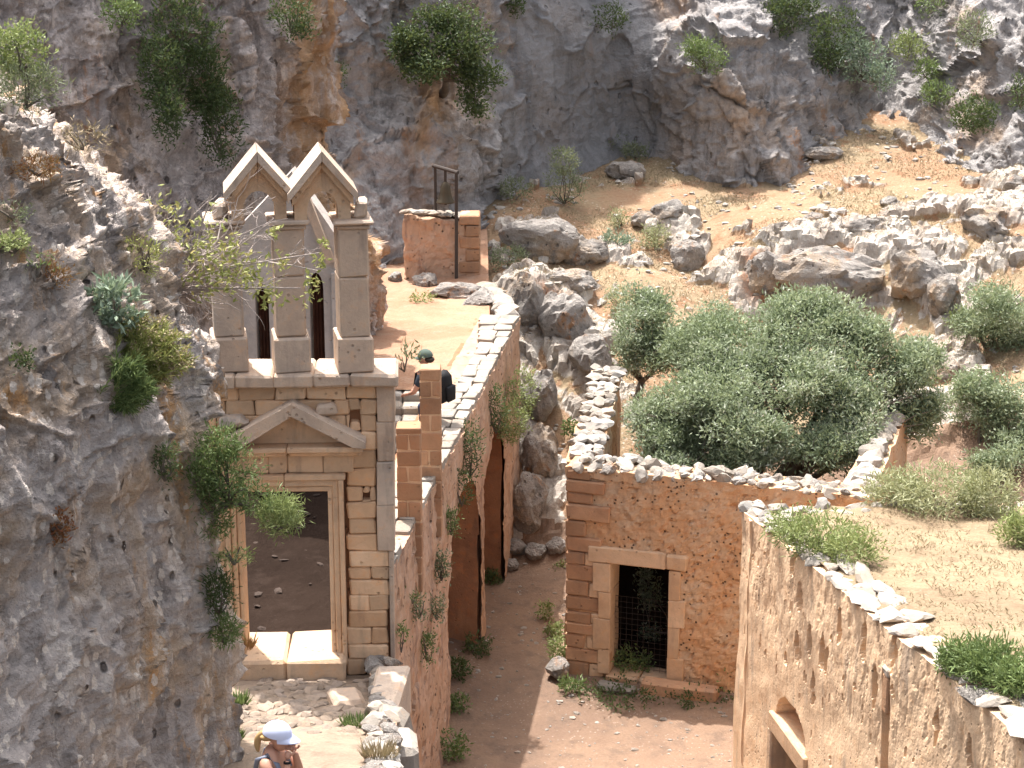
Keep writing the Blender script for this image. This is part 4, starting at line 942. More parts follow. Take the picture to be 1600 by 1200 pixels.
# ================================================================== VEGETATION
NR = np.random.default_rng(21)
def unit(v): return v / (np.linalg.norm(v, axis=-1, keepdims=True) + 1e-9)
def ppm(px, py, Y):
    return FPX / (Y * CP + (CAMZ - atY(px, py, Y)[2]) * SP)
def leaf_geo(Cn, D, L, W):
    """one small four-cornered leaf per point"""
    n = len(Cn); D = unit(D); Sd = unit(np.cross(D, NR.normal(size=(n, 3)))); N = np.cross(D, Sd)
    L = np.broadcast_to(L, (n,))[:, None]; W = np.broadcast_to(W, (n,))[:, None]
    V = np.stack((Cn, Cn + D * L * .45 + Sd * W * .5 + N * L * .06, Cn + D * L, Cn + D * L * .45 - Sd * W * .5 + N * L * .06), 1)
    return V.reshape(-1, 3), np.arange(4 * n).reshape(n, 4)
def leaf_part(name, Cn, D, L, W, mat, parent, tint):
    V, F = leaf_geo(Cn, D, L, W)
    return part(name, V, F, mat, parent, False, {'tint': np.repeat(np.clip(tint, 0, 1), 4)})
def blob_leaves(blobs, per, twigs, spread, L, up=.35, shell=.45):
    """leaves gathered on twig ends through the volume of each blob"""
    Cs, Ds, Ts = [], [], []
    for (c, r, k) in blobs:
        m = int(twigs * k); d = unit(NR.normal(size=(m, 3))); rad = NR.uniform(shell ** 3, 1, m) ** (1 / 3.)
        lump = 1 + .38 * vnoise(d * 2.6 + np.array(c)[None], 5)
        tw = np.array(c) + d * (rad * lump)[:, None] * np.array(r)
        keep = vnoise(tw * np.array((2.3, 2.3, 2.8)), 17) + .3 * vnoise(tw * 5.5, 18) > -.22; tw, d = tw[keep], d[keep]; m = len(tw)
        tt = NR.uniform(-.18, .18) + NR.beta(2.2, 2.2, m) * .75 + .35 * (vnoise(tw * 1.6, 3) + .3)
        q = np.repeat(tw, per, 0) + NR.normal(size=(m * per, 3)) * spread
        dd = np.repeat(d, per, 0) * .6 + NR.normal(size=(m * per, 3)) * .75 + np.array((0, 0, up))
        Cs.append(q); Ds.append(dd); Ts.append(np.repeat(tt, per) + NR.normal(size=m * per) * .16)
    return np.concatenate(Cs), np.concatenate(Ds), np.concatenate(Ts)
def pblob(px, py, Y, rx, ry, k=1.0, ryf=.8):
    s_ = ppm(px, py, Y); return (atY(px, py, Y), (rx / s_, rx / s_ * ryf, ry / s_), k)
def bent(a, b, n=6, sag=.12):
    a, b = np.array(a, float), np.array(b, float); L = np.linalg.norm(b - a); o = NR.normal(size=3) * L * sag
    return [a + (b - a) * t + o * math.sin(math.pi * t) for t in np.linspace(0, 1, n)]
def tree(label, base, blobs, mat, r0, twigs, per, L, W, spread=.07, group=None, name='olive_tree', cat='tree', limbs=True):
    t = thing(name, label, cat, base, 0, group)
    m = MB(); cs = [np.array(b[0]) for b in blobs]; mean = np.mean(cs, 0); fork = np.array(base) * .62 + mean * .38
    m.tube(bent(base, fork, 6, .06), list(np.linspace(r0, r0 * .62, 6)), 9); m.part('trunk', M['bark'], t, True)
    if limbs:
        for b in blobs:
            m = MB(); m.tube(bent(fork, b[0], 7, .1), list(np.linspace(r0 * .5, r0 * .12, 7)), 6)
            for _ in range(7):
                e = np.array(b[0]) + unit(NR.normal(size=3)) * np.array(b[1]) * .85; m.tube(bent(np.array(b[0]) * .8 + fork * .2, e, 4, .1), list(np.linspace(r0 * .14, .006, 4)), 4)
            m.part('limb', M['bark'], t, True)
    sub = []
    for (c, r, k) in blobs:
        r = np.array(r); ns_ = 11
        for _ in range(ns_):
            d = unit(NR.normal(size=3)); q = np.array(c) + d * r * NR.uniform(.35, .85); f_ = NR.uniform(.26, .50)
            sub.append((q, r * f_ * np.array((1, 1, .85)), k * f_ * f_ / ns_ * 6.2))
    Cn, D, T = blob_leaves(sub, per, twigs, spread, L)
    leaf_part('crown', Cn, D, L * NR.uniform(.7, 1.2, len(Cn)), W, mat, t, T)
    return t
B = pblob
tree('large grey-green olive tree filling the ruined house, tallest crown above its front wall', (3.2, 31.2, G + .05),
     [B(1130, 560, 32.6, 95, 66), B(1240, 540, 32.6, 105, 82, 1.2), B(1180, 640, 31.4, 140, 74, 1.4), B(1330, 565, 32.8, 100, 68), B(1295, 655, 31.4, 100, 68, 1.1), B(1050, 650, 31.6, 82, 62), B(1400, 600, 32.6, 55, 66, .7), B(1110, 515, 33.4, 55, 45, .5), B(1060, 705, 31.0, 75, 36, .7), B(1170, 712, 30.8, 85, 36, .7), B(1290, 710, 30.8, 75, 36, .7), B(1215, 600, 31.6, 110, 60, 1), B(1190, 690, 30.6, 60, 40, .8), B(1105, 645, 31.2, 60, 62, 1.3), B(1120, 585, 32, 70, 50, 1.0), B(1330, 620, 31.8, 70, 60, 1.0), B(1080, 560, 33, 50, 46, .7), B(1260, 490, 32.9, 70, 40, .6), B(1345, 515, 33, 60, 36, .5), B(1440, 560, 33, 40, 36, .4), B(1435, 650, 32.4, 42, 46, .5), B(1120, 590, 31.8, 60, 50, .7)],
     M['olive'], .2, 1500, 6, .095, .032, .085)
tree('smaller silvery olive tree behind the rubble side wall, left of the big olive', (2.5, 36.2, 3.2), [B(1005, 500, 36, 60, 55), B(1040, 545, 35.6, 60, 48), B(985, 555, 35.6, 38, 40, .6), B(1010, 470, 36.2, 40, 30, .5)], M['olive'], .11, 950, 6, .095, .032, .08)
tree('grey-green olive tree at the right edge, upper of two beside the rocks', (9.6, 37.6, 3.6), [B(1560, 480, 37, 75, 45), B(1600, 510, 37, 60, 45), B(1520, 510, 37.2, 32, 28, .5)], M['olive'], .12, 950, 6, .095, .032, .08)
tree('shadier olive tree at the right edge, lower of two behind the roof shrubs', (9.0, 33.4, 1.9), [B(1560, 620, 34, 70, 50), B(1600, 690, 33.4, 60, 70), B(1535, 640, 34, 45, 40, .6), B(1575, 725, 32.6, 60, 36, .7)], M['olive'], .14, 1000, 6, .095, .032, .08)
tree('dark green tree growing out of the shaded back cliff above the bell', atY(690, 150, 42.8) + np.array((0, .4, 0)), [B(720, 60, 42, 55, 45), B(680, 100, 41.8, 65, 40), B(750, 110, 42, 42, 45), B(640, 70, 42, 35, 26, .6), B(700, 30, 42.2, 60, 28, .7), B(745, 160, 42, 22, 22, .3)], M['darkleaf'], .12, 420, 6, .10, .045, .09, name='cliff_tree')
tree('silvery young olive leaning in the dark doorway of the ruined house', HPt(ds1 - .1, -1.3, G), [B(1015, 930, 30.1, 20, 26), B(1020, 985, 30.1, 20, 24), B(1005, 895, 30.1, 16, 18, .7)], M['olive'], .03, 90, 6, .07, .022, .05)

def shrub(label, px, py, Y, rx, ry, mat, twigs=120, per=6, L=.07, W=.024, spread=.04, group=None, name='shrub', extra=(), stems=True, cat='shrub', off=(0, 0, 0), shell=.35):
    bl = [B(px, py, Y, rx, ry)] + [B(*e) for e in extra]
    s_ = ppm(px, py, Y); base = atY(px, py + ry * .85, Y) + np.array(off)
    t = thing(name, label, cat, base, 0, group)
    Cn, D, T = blob_leaves(bl, per, twigs, spread, L, .5, shell)
    leaf_part('foliage', Cn, D, L * (NR.uniform(.5, 1.15, len(Cn)) + .9 * (NR.uniform(0, 1, len(Cn)) > .93)), W, mat, t, T)
    if stems:
        m = MB()
        for b in bl:
            for _ in range(5): m.tube(bent(base, np.array(b[0]) + unit(NR.normal(size=3)) * np.array(b[1]) * .7, 4, .1), [.014, .011, .008, .005], 4)
        m.part('stems', M['bark'], t)
    return t
def blades(label, px, py, Y, rx, h, n, mat, L=.22, W=.012, name='grass_tuft', cat='grass tuft', group=None, lean=.5, off=(0, 0, 0), droop=False):
    """upright or hanging narrow blades from one foot"""
    s_ = ppm(px, py, Y); base = atY(px, py, Y) + np.array(off); t = thing(name, label, cat, base, 0, group)
    a = NR.uniform(0, 6.28, n); r = np.sqrt(NR.uniform(0, 1, n)) * rx / s_
    Cn = base + np.stack((r * np.cos(a), r * .6 * np.sin(a), NR.uniform(0, .25, n) * h / s_), 1)
    D = np.stack((np.cos(a) * lean, np.sin(a) * lean, np.full(n, -1. if droop else 1.)), 1) + NR.normal(size=(n, 3)) * .22
    leaf_part('blades', Cn, D, NR.uniform(.5, 1.1, n) * h / s_, W, mat, t, NR.uniform(0, 1, n))
    return t
gs = 'shrubs on the back cliff'
# left cliff and back cliff
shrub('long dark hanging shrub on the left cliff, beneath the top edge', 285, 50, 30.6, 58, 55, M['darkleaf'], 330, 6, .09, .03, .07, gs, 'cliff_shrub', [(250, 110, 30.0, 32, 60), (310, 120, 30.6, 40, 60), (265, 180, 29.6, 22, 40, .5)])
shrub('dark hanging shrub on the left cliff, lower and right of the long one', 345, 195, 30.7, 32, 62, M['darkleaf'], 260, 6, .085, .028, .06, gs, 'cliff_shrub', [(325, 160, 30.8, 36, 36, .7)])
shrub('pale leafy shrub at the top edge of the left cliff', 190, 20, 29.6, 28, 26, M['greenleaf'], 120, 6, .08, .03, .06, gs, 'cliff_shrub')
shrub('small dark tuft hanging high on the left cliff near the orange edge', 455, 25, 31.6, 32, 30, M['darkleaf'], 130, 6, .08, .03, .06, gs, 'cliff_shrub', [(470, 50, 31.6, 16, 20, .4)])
shrub('small weeds in a dark crack right of the cliff edge', 528, 118, 41.2, 16, 20, M['darkleaf'], 50, 6, .09, .03, .05, gs, 'cliff_shrub')
shrub('faint dark bush on the grey slab at the top of the back cliff', 955, 25, 47, 24, 24, M['darkleaf'], 90, 6, .1, .035, .07, gs, 'cliff_shrub')
shrub('small dark bush at the very top, left of the grey slab', 805, 8, 45.2, 14, 16, M['darkleaf'], 50, 6, .1, .035, .06, gs, 'cliff_shrub')
shrub('round olive-green bush on the boulder ledge of the back cliff', 1103, 85, 45.4, 34, 27, M['greenleaf'], 200, 6, .10, .03, .07, gs, 'cliff_shrub', [(1085, 75, 45.4, 18, 16, .4)])
shrub('dark thick bush in the gully at the top right', 1215, 25, 48, 52, 34, M['darkleaf'], 330, 6, .11, .04, .08, gs, 'cliff_shrub', [(1245, 5, 48, 40, 22, .6)])
shrub('dark green bush in the gully, right of the thick one', 1305, 45, 48.6, 42, 34, M['darkleaf'], 260, 6, .11, .04, .08, gs, 'cliff_shrub', [(1290, 85, 48.3, 28, 26, .6)])
shrub('grey-green bush spilling down the middle of the gully', 1345, 95, 48.4, 42, 34, M['sageleaf'], 230, 6, .11, .04, .08, gs, 'cliff_shrub', [(1375, 120, 48, 26, 20, .5), (1330, 75, 48.5, 30, 22, .5)])
shrub('bright light-green bush in the gully', 1418, 72, 49, 25, 22, M['brightleaf'], 150, 6, .1, .035, .07, gs, 'cliff_shrub')
shrub('low yellow-green bush below the bright one in the gully', 1447, 108, 48.6, 22, 16, M['greenleaf'], 90, 6, .1, .035, .06, gs, 'cliff_shrub')
shrub('dark green bush in the gully just above the dry slope', 1462, 145, 48, 24, 18, M['greenleaf'], 110, 6, .1, .035, .06, gs, 'cliff_shrub')
shrub('bush at the top edge between two rock faces', 1455, 8, 50, 26, 16, M['greenleaf'], 90, 6, .1, .035, .07, gs, 'cliff_shrub')
shrub('grey bush high on the sunlit right-hand rock', 1522, 45, 47.2, 32, 26, M['greyshrub'], 150, 6, .1, .03, .07, gs, 'cliff_shrub')
shrub('round dark green bush low on the sunlit right-hand rock', 1522, 178, 45.2, 37, 27, M['darkleaf'], 300, 6, .09, .04, .06, gs, 'cliff_shrub')
shrub('dark bush cut by the right edge of the photo', 1594, 145, 45.0, 18, 28, M['darkleaf'], 110, 6, .09, .035, .06, gs, 'cliff_shrub')
gs = 'shrubs on the dry slope'
def onhill(px, py, Y0=36, Y1=49):
    """where the sight line meets the slope"""
    lo = None
    for Y in np.linspace(Y0, Y1, 300):
        p = atY(px, py, Y)
        if p[2] <= hill_z(p[0], p[1]) + .02: return Y
    return Y1
def slope_shrub(label, px, py, rx, ry, mat, **k):
    Y = onhill(px, py + ry * .8); return shrub(label, px, py, Y - .1, rx, ry, mat, group=gs, name='slope_shrub', **k)
slope_shrub('tall grey-green shrub with a bright top near the cliff foot', 882, 288, 34, 36, M['greyshrub'], twigs=280, extra=[(880, 250, 43.4, 24, 22, .5)])
slope_shrub('grey-green shrub beside the cliff, left of the tall one', 806, 296, 28, 18, M['greyshrub'], twigs=170)
slope_shrub('dim grey-green shrub below the ledge beside the bell wall', 793, 402, 32, 18, M['greyshrub'], twigs=170)
slope_shrub('blue-green shrub in the cliff shadow, left of a pair', 955, 224, 24, 18, M['greyshrub'], twigs=130)
slope_shrub('blue-green shrub in the cliff shadow, right of a pair', 992, 236, 22, 13, M['greyshrub'], twigs=110)
slope_shrub('small pale yellow shrub among the white rocks, upper left', 970, 340, 20, 15, M['paleshrub'], twigs=110)
slope_shrub('pale yellow shrub among the white rocks, larger and lower', 1024, 370, 25, 19, M['paleshrub'], twigs=160)
slope_shrub('dark blue-green cushion shrub beside the pale ones', 963, 378, 25, 17, M['sageleaf'], twigs=150, W=.034)
slope_shrub('pale shrub at the foot of the small olive', 965, 468, 24, 22, M['paleshrub'], twigs=120)
slope_shrub('bright green sprig beside the upper right olive', 1503, 500, 24, 18, M['brightleaf'], twigs=110)
slope_shrub('small green bush on the rocks right of the big olive', 1440, 590, 26, 20, M['greenleaf'], twigs=110)
slope_shrub('green weed in the gully left of the ruined house', 880, 735, 18, 26, M['greenleaf'], twigs=110, W=.04)
slope_shrub('small green weed higher up in the gully', 895, 668, 16, 13, M['greenleaf'], twigs=60, W=.04)
gs = 'shrubs on the flat roof'
def roofY(px, py):
    z = RZ
    for _ in range(6): Y = float(atZ(px, py, z)[1]); z = RZ + .05 + RS * max(0, (RB[1] - Y) / .98)
    return Y
def roof_shrub(label, px, py, rx, ry, mat, twigs, extra=(), **k):
    Y = roofY(px, py + ry * .7); return shrub(label, px, py, Y, rx, ry, mat, twigs, 7, .09, .02, .06, gs, 'roof_shrub', [(a, b, roofY(a, b + d * .7), c, d, e) for a, b, c, d, e in extra], **k)
roof_shrub('wide light green shrub at the front corner of the flat roof', 1280, 835, 66, 32, M['brightleaf'], 420, [(1335, 858, 44, 26, .6), (1235, 820, 34, 18, .4)])
roof_shrub('broad feathery yellow-green shrub along the back of the flat roof', 1470, 770, 80, 40, M['paleshrub'], 520, [(1400, 768, 50, 28, .6), (1545, 775, 45, 42, .7)])
roof_shrub('green shrub at the right edge of the flat roof', 1592, 828, 28, 24, M['brightleaf'], 180)
roof_shrub('low dark green mat of plants hanging over the roof edge', 1555, 1040, 68, 28, M['greenleaf'], 520, [(1505, 1030, 32, 20, .5), (1600, 1065, 40, 24, .5)])
# weeds on the bridge wall and lane
gs = 'weeds rooted in the bridge wall'
def wallweed(label, px, py, rx, ry, mat, twigs, dn=.08, **k):
    p = plane_hit(px, py, W0 + WN * dn, WN); return shrub(label, px, py, float(p[1]), rx, ry, mat, twigs, 6, .06, .022, .04, gs, 'wall_weed', stems=True, **k)
wallweed('big bright green bush spilling from the far end of the bridge wall', 815, 612, 26, 42, M['brightleaf'], 300, .28, extra=[(800, 660, float(plane_hit(800, 660, W0 + WN * .2, WN)[1]), 24, 34, .8)])
wallweed('dark ivy hanging over the first arch of the bridge wall', 735, 700, 20, 52, M['darkleaf'], 190, .1)
wallweed('dark ivy beside the big bright bush', 775, 640, 16, 44, M['darkleaf'], 130, .1)
wallweed('green tuft on the bridge wall under the coping', 705, 815, 11, 24, M['greenleaf'], 60)
wallweed('grey-green tuft low on the bridge wall, nearer the gate', 655, 948, 14, 22, M['greyshrub'], 70)
wallweed('green tuft at the foot of the bridge wall near the gate', 668, 1012, 15, 26, M['greenleaf'], 80)
wallweed('dull purple-grey tuft in the middle of the bridge wall', 690, 885, 12, 26, M['greyshrub'], 60)
wallweed('dark green tuft just under the coping of the bridge wall', 722, 765, 14, 30, M['darkleaf'], 70)
wallweed('grey tuft low on the bridge wall beside the first arch', 683, 950, 10, 22, M['greyshrub'], 44)
wallweed('small tuft beside the gate corner on the bridge wall', 627, 1000, 9, 22, M['greenleaf'], 40)
wallweed('tiny tuft high on the bridge wall near the gate corner', 645, 935, 7, 9, M['greenleaf'], 20)
gs = 'weeds along the lane'
def laneweed(label, px, py, rx, ry, mat, twigs, **k):
    Y = float(atZ(px, py + ry * .8, G)[1]); return shrub(label, px, py, Y, rx, ry, mat, twigs, 6, .07, .03, .04, gs, 'lane_weed', stems=False, **k)
laneweed('dark green weed at the foot of the second pier', 745, 1008, 22, 22, M['darkleaf'], 120)
laneweed('dark green weed at the foot of the far pier', 768, 905, 15, 12, M['darkleaf'], 60)
laneweed('dark weeds in the first arch of the bridge wall', 712, 1045, 24, 18, M['darkleaf'], 110)
laneweed('dark green clump at the bottom by the near wall', 705, 1165, 26, 26, M['greenleaf'], 130)
laneweed('sunlit green plant against the left side of the house', 872, 1015, 16, 22, M['brightleaf'], 90)
laneweed('bright sprig in the middle of the lane', 850, 955, 12, 14, M['brightleaf'], 40)
laneweed('bright green sprig where the lane climbs', 876, 888, 10, 9, M['brightleaf'], 30)
laneweed('thin dark grass under the house doorway', 965, 1085, 70, 9, M['darkleaf'], 120)
laneweed('dark grass along the house wall right of the bench stone', 1095, 1088, 50, 9, M['darkleaf'], 80)
laneweed('slender green umbel plant against the house wall right of the doorway', 1134, 1058, 9, 28, M['greenleaf'], 26)
laneweed('dull green bush just inside the house doorway', 985, 1032, 34, 20, M['greenleaf'], 140, off=(.1, .5, 0)) 
laneweed('dark green grass at the foot of the near bridge wall', 715, 1100, 18, 14, M['greenleaf'], 70)
laneweed('sunlit grassy patch left of the house corner', 868, 985, 14, 10, M['brightleaf'], 60)
laneweed('low weeds against the house corner boulder', 893, 1072, 18, 10, M['greenleaf'], 60)
# path side
gs = 'weeds beside the path'
def pathY(px, py):
    for Y in np.linspace(14, 22, 200):
        p = atY(px, py, Y)
        if p[2] <= path_z(p[0], Y): return Y
    return 22
def pathweed(label, px, py, rx, h, n, mat, W=.014, **k): blades(label, px, py, pathY(px, py), rx, h, n, mat, W=W, name='path_weed', group=gs, **k)
pathweed('straw coloured tuft beside the near low stones', 592, 1190, 22, 34, 260, M['straw'])
pathweed('dark green weeds against the cliff foot before the gate', 372, 1105, 14, 26, 160, M['greenleaf'], .02)
pathweed('green weeds against the cliff foot lower down', 365, 1160, 12, 22, 120, M['greenleaf'], .02)
pathweed('dark green grass between fallen block and low stones', 560, 1135, 26, 18, 240, M['greenleaf'], .016)
blades('small red-leaved sprig in the left corner of the gate doorway', 386, 1018, 21.7, 8, 30, 46, M['redleaf'], W=.02, name='doorway_weed', cat='weed')
# belfry ledge plant
shrub('scraggly grey-green bush on the right end of the gate ledge', 632, 560, 22.9, 26, 24, M['greyshrub'], 46, 5, .06, .024, .04, None, 'ledge_bush')
# plants on the near cliff: big pale sage, feathery fennel, bare twig shrub
def nearY(px, py):
    p0_ = tps_near
    for Y in np.linspace(13, 21, 160):
        p = atY(px, py, Y)
        if float(p0_(np.array([[p[0], p[2]]]))[0]) <= Y: return Y
    return 18.5
tps_near = tps_from(near_pts)
gs = 'plants rooted in the near cliff'
def nshrub(label, px, py, rx, ry, mat, twigs, per=6, L=.05, W=.018, dy=-.15, **k):
    Y = nearY(px, py) + dy; return shrub(label, px, py, Y, rx, ry, mat, twigs, per, L, W, k.pop('spread', .03), gs, 'cliff_plant', cat='plant', **k)
nshrub('pale sage-leaved plant on the near cliff', 180, 480, 40, 38, M['sageleaf'], 120, 7, .09, .034, dy=-.25)
shrub('bright leafy bush at the upper left corner of the near cliff', 32, 80, 16.3, 44, 40, M['brightleaf'], 240, 6, .05, .024, .03, gs, 'cliff_plant', cat='plant')
shrub('dry grassy bush under the bright leafy one', 40, 135, 16.2, 58, 40, M['greyshrub'], 220, 6, .08, .010, .04, gs, 'cliff_plant', cat='plant')
nshrub('small green cushion at the left edge of the near cliff', 22, 382, 26, 16, M['brightleaf'], 60, 6, .05, .02)
nshrub('rust-brown moss tuft on the shaded near cliff face', 88, 822, 21, 30, M['redleaf'], 90, 7, .04, .02, dy=-.03, stems=False)
nshrub('small dark moss tuft left of the fennel', 35, 562, 11, 18, M['darkleaf'], 34, 6, .04, .02, dy=-.03, stems=False)
nshrub('rusty dry tuft on top of the near cliff ridge', 60, 262, 40, 14, M['redleaf'], 60, 6, .05, .014)
nshrub('dry straw flowers along the ridge of the near cliff', 130, 215, 42, 22, M['straw'], 44, 6, .08, .01, dy=.3)
nshrub('reddish dry tuft left of the sage plant', 85, 430, 22, 18, M['redleaf'], 44, 6, .05, .014)
def fennel(label, px, py, Y, rx, ry, n, mat, flowers=None):
    s_ = ppm(px, py, Y); base = atY(px - rx * .5, py + ry * .5, Y); t = thing('fennel', label, 'plant', base, 0, gs)
    Cs, Ds, Ts = [], [], []; m = MB(); tips = []
    for _ in range(n):
        a = NR.uniform(-1.2, 1.5); tip = base + np.array((math.cos(a) * rx * 1.5 * NR.uniform(.5, 1), NR.uniform(-.5, .3) * rx, (math.sin(a) * .9 + .35) * ry * NR.uniform(.5, 1.1))) / s_
        pts = bent(base + NR.normal(size=3) * .05, tip, 5, .12); m.tube(pts, [.006, .005, .004, .003, .002], 3); tips.append(tip)
        for k in range(34):
            j = NR.uniform(.8, 4); i = min(int(j), 3); q = pts[i] + (pts[i + 1] - pts[i]) * (j - i); Cs.append(q); Ds.append((pts[i + 1] - pts[i]) * 6 + NR.normal(size=3) * .55 + np.array((.15, 0, .1))); Ts.append(NR.uniform(0, 1))
    m.part('stems', mat_stem, t); leaf_part('foliage', np.array(Cs), np.array(Ds), .085, .011, mat, t, np.array(Ts))
    if flowers:
        q = np.repeat(np.array(tips), 10, 0) + NR.normal(size=(len(tips) * 10, 3)) * .018; structure(leaf_part('flower_heads', q, NR.normal(size=q.shape), .025, .02, M[flowers], t, NR.uniform(0, 1, len(q))), 'stuff')
mat_stem = m_plain('green_stem', (.22, .26, .09), .8, .1)
fennel('tall feathery yellow-green fennel hanging off the near cliff', 232, 540, nearY(232, 545) - .3, 72, 72, 150, M['yellowleaf'], 'straw')
fennel('lower feathery green fennel under the sage plant', 200, 590, nearY(200, 590) - .25, 46, 56, 90, M['greenleaf'])
shrub('overhanging shrub on the cliff edge before the gate pediment', 360, 745, 16.9, 46, 50, M['greenleaf'], 300, 6, .06, .014, .035, gs, 'cliff_plant', [(332, 800, 16.9, 30, 52, .7), (345, 695, 16.9, 36, 26, .6), (402, 780, 17.0, 32, 26, .6), (318, 745, 16.7, 26, 40, .5)], cat='plant')
shrub('bright green feathery bush dangling before the gate doorway', 436, 803, 17.0, 34, 30, M['brightleaf'], 280, 7, .07, .012, .03, gs, 'cliff_plant', cat='plant')
shrub('dark hollow bush on the near cliff edge beside the doorway', 342, 925, 16.8, 24, 40, M['darkleaf'], 150, 6, .06, .014, .03, gs, 'cliff_plant', cat='plant')
shrub('green tuft on the near cliff edge level with the door sill', 352, 985, 16.85, 22, 26, M['greenleaf'], 120, 6, .06, .014, .03, gs, 'cliff_plant', cat='plant')
shrub('bright sprig on the cliff edge below the overhanging shrub', 366, 865, 16.9, 28, 20, M['brightleaf'], 80, 6, .06, .012, .03, gs, 'cliff_plant', cat='plant')
shrub('dark tuft in the cliff hollow below the fennel', 258, 722, nearY(258, 722) - .1, 20, 34, M['darkleaf'], 80, 6, .05, .014, .03, gs, 'cliff_plant', cat='plant')
# bare branching shrub before the belfry
nshrub('yellowish weedy tuft on the upper near cliff, beside the twiggy shrub', 225, 395, 30, 40, M['yellowleaf'], 90, 6, .05, .014, dy=-.05)
nshrub('dull green tuft on the top of the near cliff by the ridge', 20, 330, 30, 16, M['greyshrub'], 60, 6, .04, .012)
nshrub('small green sprigs below the bright cushion', 60, 415, 26, 20, M['greenleaf'], 44, 6, .04, .014)
tw = thing('twiggy_shrub', 'bare white-twigged shrub with sparse yellow-green leaves before the belfry', 'shrub', atY(235, 470, 18.9))
m = MB(); Lc, Ld = [], []
b0 = atY(250, 455, 18.9)
def twig(a, d, L, r, lvl):
    d = unit(d); e = a + d * L; pts = bent(a, e, 4, .09); m.tube(pts, [r, r * .85, r * .7, r * .5], 4 if lvl > 1 else 5)
    if lvl >= 4:
        return
    for _ in range(4 if lvl == 1 else (3 if lvl < 3 else 2)):
        i = NR.integers(1, 4); twig(np.array(pts[i]), d + NR.normal(size=3) * np.array((.55, .45, .5)) + np.array((.12, 0, .03)), L * NR.uniform(.5, .8), r * .6, lvl + 1)
for k in range(15):
    a = NR.uniform(-.25, 1.45); twig(b0 + NR.normal(size=3) * .08, np.array((math.cos(a), NR.uniform(-.35, .25), math.sin(a))), NR.uniform(.38, .68), .014, 1)
for tgt in ((500, 395), (505, 425), (470, 450), (420, 350), (330, 300)):                    # long arms that reach before the pillars
    e = atY(*tgt, 18.6); pts = bent(b0, e, 7, .06); m.tube(pts, list(np.linspace(.018, .006, 7)), 4)
    for _ in range(7): i = NR.integers(2, 6); twig(np.array(pts[i]), np.array((.6, NR.uniform(-.3, .3), NR.uniform(-.2, .6))), .22, .006, 3)
m.part('branches', M['twig'], tw)
tips = np.array(m.V); tips = tips[(tips[:, 0] > b0[0] - .1)]
def leafspot(px, py, r, n):
    c = atY(px, py, 18.6); return c + NR.normal(size=(n, 3)) * r
q = np.concatenate([leafspot(*a) for a in ((390, 430, .11, 110), (345, 425, .12, 120), (300, 400, .14, 120), (270, 370, .14, 100), (420, 465, .07, 70), (310, 345, .12, 30), (340, 380, .12, 50), (500, 410, .04, 26), (488, 440, .05, 34), (505, 380, .025, 14), (430, 360, .04, 22), (440, 410, .05, 26), (250, 330, .1, 50), (320, 450, .09, 50), (365, 390, .07, 34), (480, 465, .05, 20))])
leaf_part('leaves', q, NR.normal(size=q.shape) + np.array((.3, 0, .2)), .075, .030, M['yellowleaf'], tw, NR.uniform(0, 1, len(q)))

# ================================================================== LOOSE ROCKS
def boulder(label, px, py, Y, w_, d_, h_, seed, group='boulders on the dry slope', mat='boulder', sink=.25, rz=0, z=None, cat='rock', sub=4):
    import bmesh
    bm = bmesh.new(); bmesh.ops.create_icosphere(bm, subdivisions=sub, radius=.5); V = np.array([v.co for v in bm.verts]); F = np.array([[v.index for v in f.verts] for f in bm.faces]); bm.free()
    g = np.random.default_rng(seed); 
    for _ in range(9):
        d = unit(g.normal(size=3)); h = g.uniform(.30, .43); V = V - np.maximum(V @ d - h, 0)[:, None] * d * .9
    f1, e1 = facet(V * 2.3 + seed, seed, .8); V = V * (1 + .10 * f1 + .16 * fbm(V * 2.6 + seed, 5, .6, seed) - .06 * (1 - sstep(0, .08, e1)))[:, None]
    V = V * np.array((w_, d_, h_)); V = rot_about(V, rz, (0, 0))
    p = atY(px, py, Y); zz = p[2] if z is None else z
    o = link('boulder', mesh('boulder', V, F, M[mat], False), None, (p[0], p[1], zz + h_ * (.5 - sink))); return tag(o, label, cat, group)
def hb(label, px, py, w_, d_, h_, seed, **k): Y = onhill(px, py); boulder(label, px, py, Y, w_, d_, h_, seed, **k)
hb('grey layered boulder lying alone near the cliff foot', 976, 278, 1.0, .6, .6, 1)
hb('rounded white boulder above the two pale shrubs', 1048, 345, .85, .6, .65, 2)
hb('white boulder left of the rounded one, shattered', 1010, 352, .7, .5, .5, 3)
hb('whitish boulder to the right of the larger pale shrub', 1070, 415, .9, .6, .85, 4)
hb('long tan rock ledge running right from the bell wall', 845, 400, 1.9, .9, 1.15, 5, rz=-.15)
hb('tan blocky end of the rock ledge beside the dark shrub', 915, 408, 1.0, .7, .8, 6)
hb('tall rock leaning beside the end of the bridge wall', 825, 500, .7, .8, 1.2, 7)
hb('big tan crag above the gully, rust stained', 880, 540, 1.2, 1.0, 1.5, 8)
hb('lower crag in the gully behind the bridge wall', 925, 585, .9, .8, 1.1, 9)
hb('pale rock on the gully edge above the crags', 890, 455, 1.2, .9, .6, 10)
hb('pale blocky rock beside the small olive', 935, 540, .6, .6, .55, 11)
hb('long white rock at the far right of the slope', 1540, 365, .9, 1.6, .75, 12, rz=.3)
hb('grey rock at the right edge below the sunlit cliff', 1590, 300, .8, .8, .6, 13)
hb('broad overhanging tan rock band above the big olive', 1300, 455, 2.6, 1.2, 1.3, 14, mat='boulder')
hb('tan blocky rock left end of the band above the big olive', 1195, 450, 1.0, .9, 1.1, 15)
hb('large white pitted rock right of the band', 1430, 450, 1.4, 1.1, 1.2, 16)
hb('tall split rock above the upper right olive', 1475, 490, .8, .8, 1.1, 17)
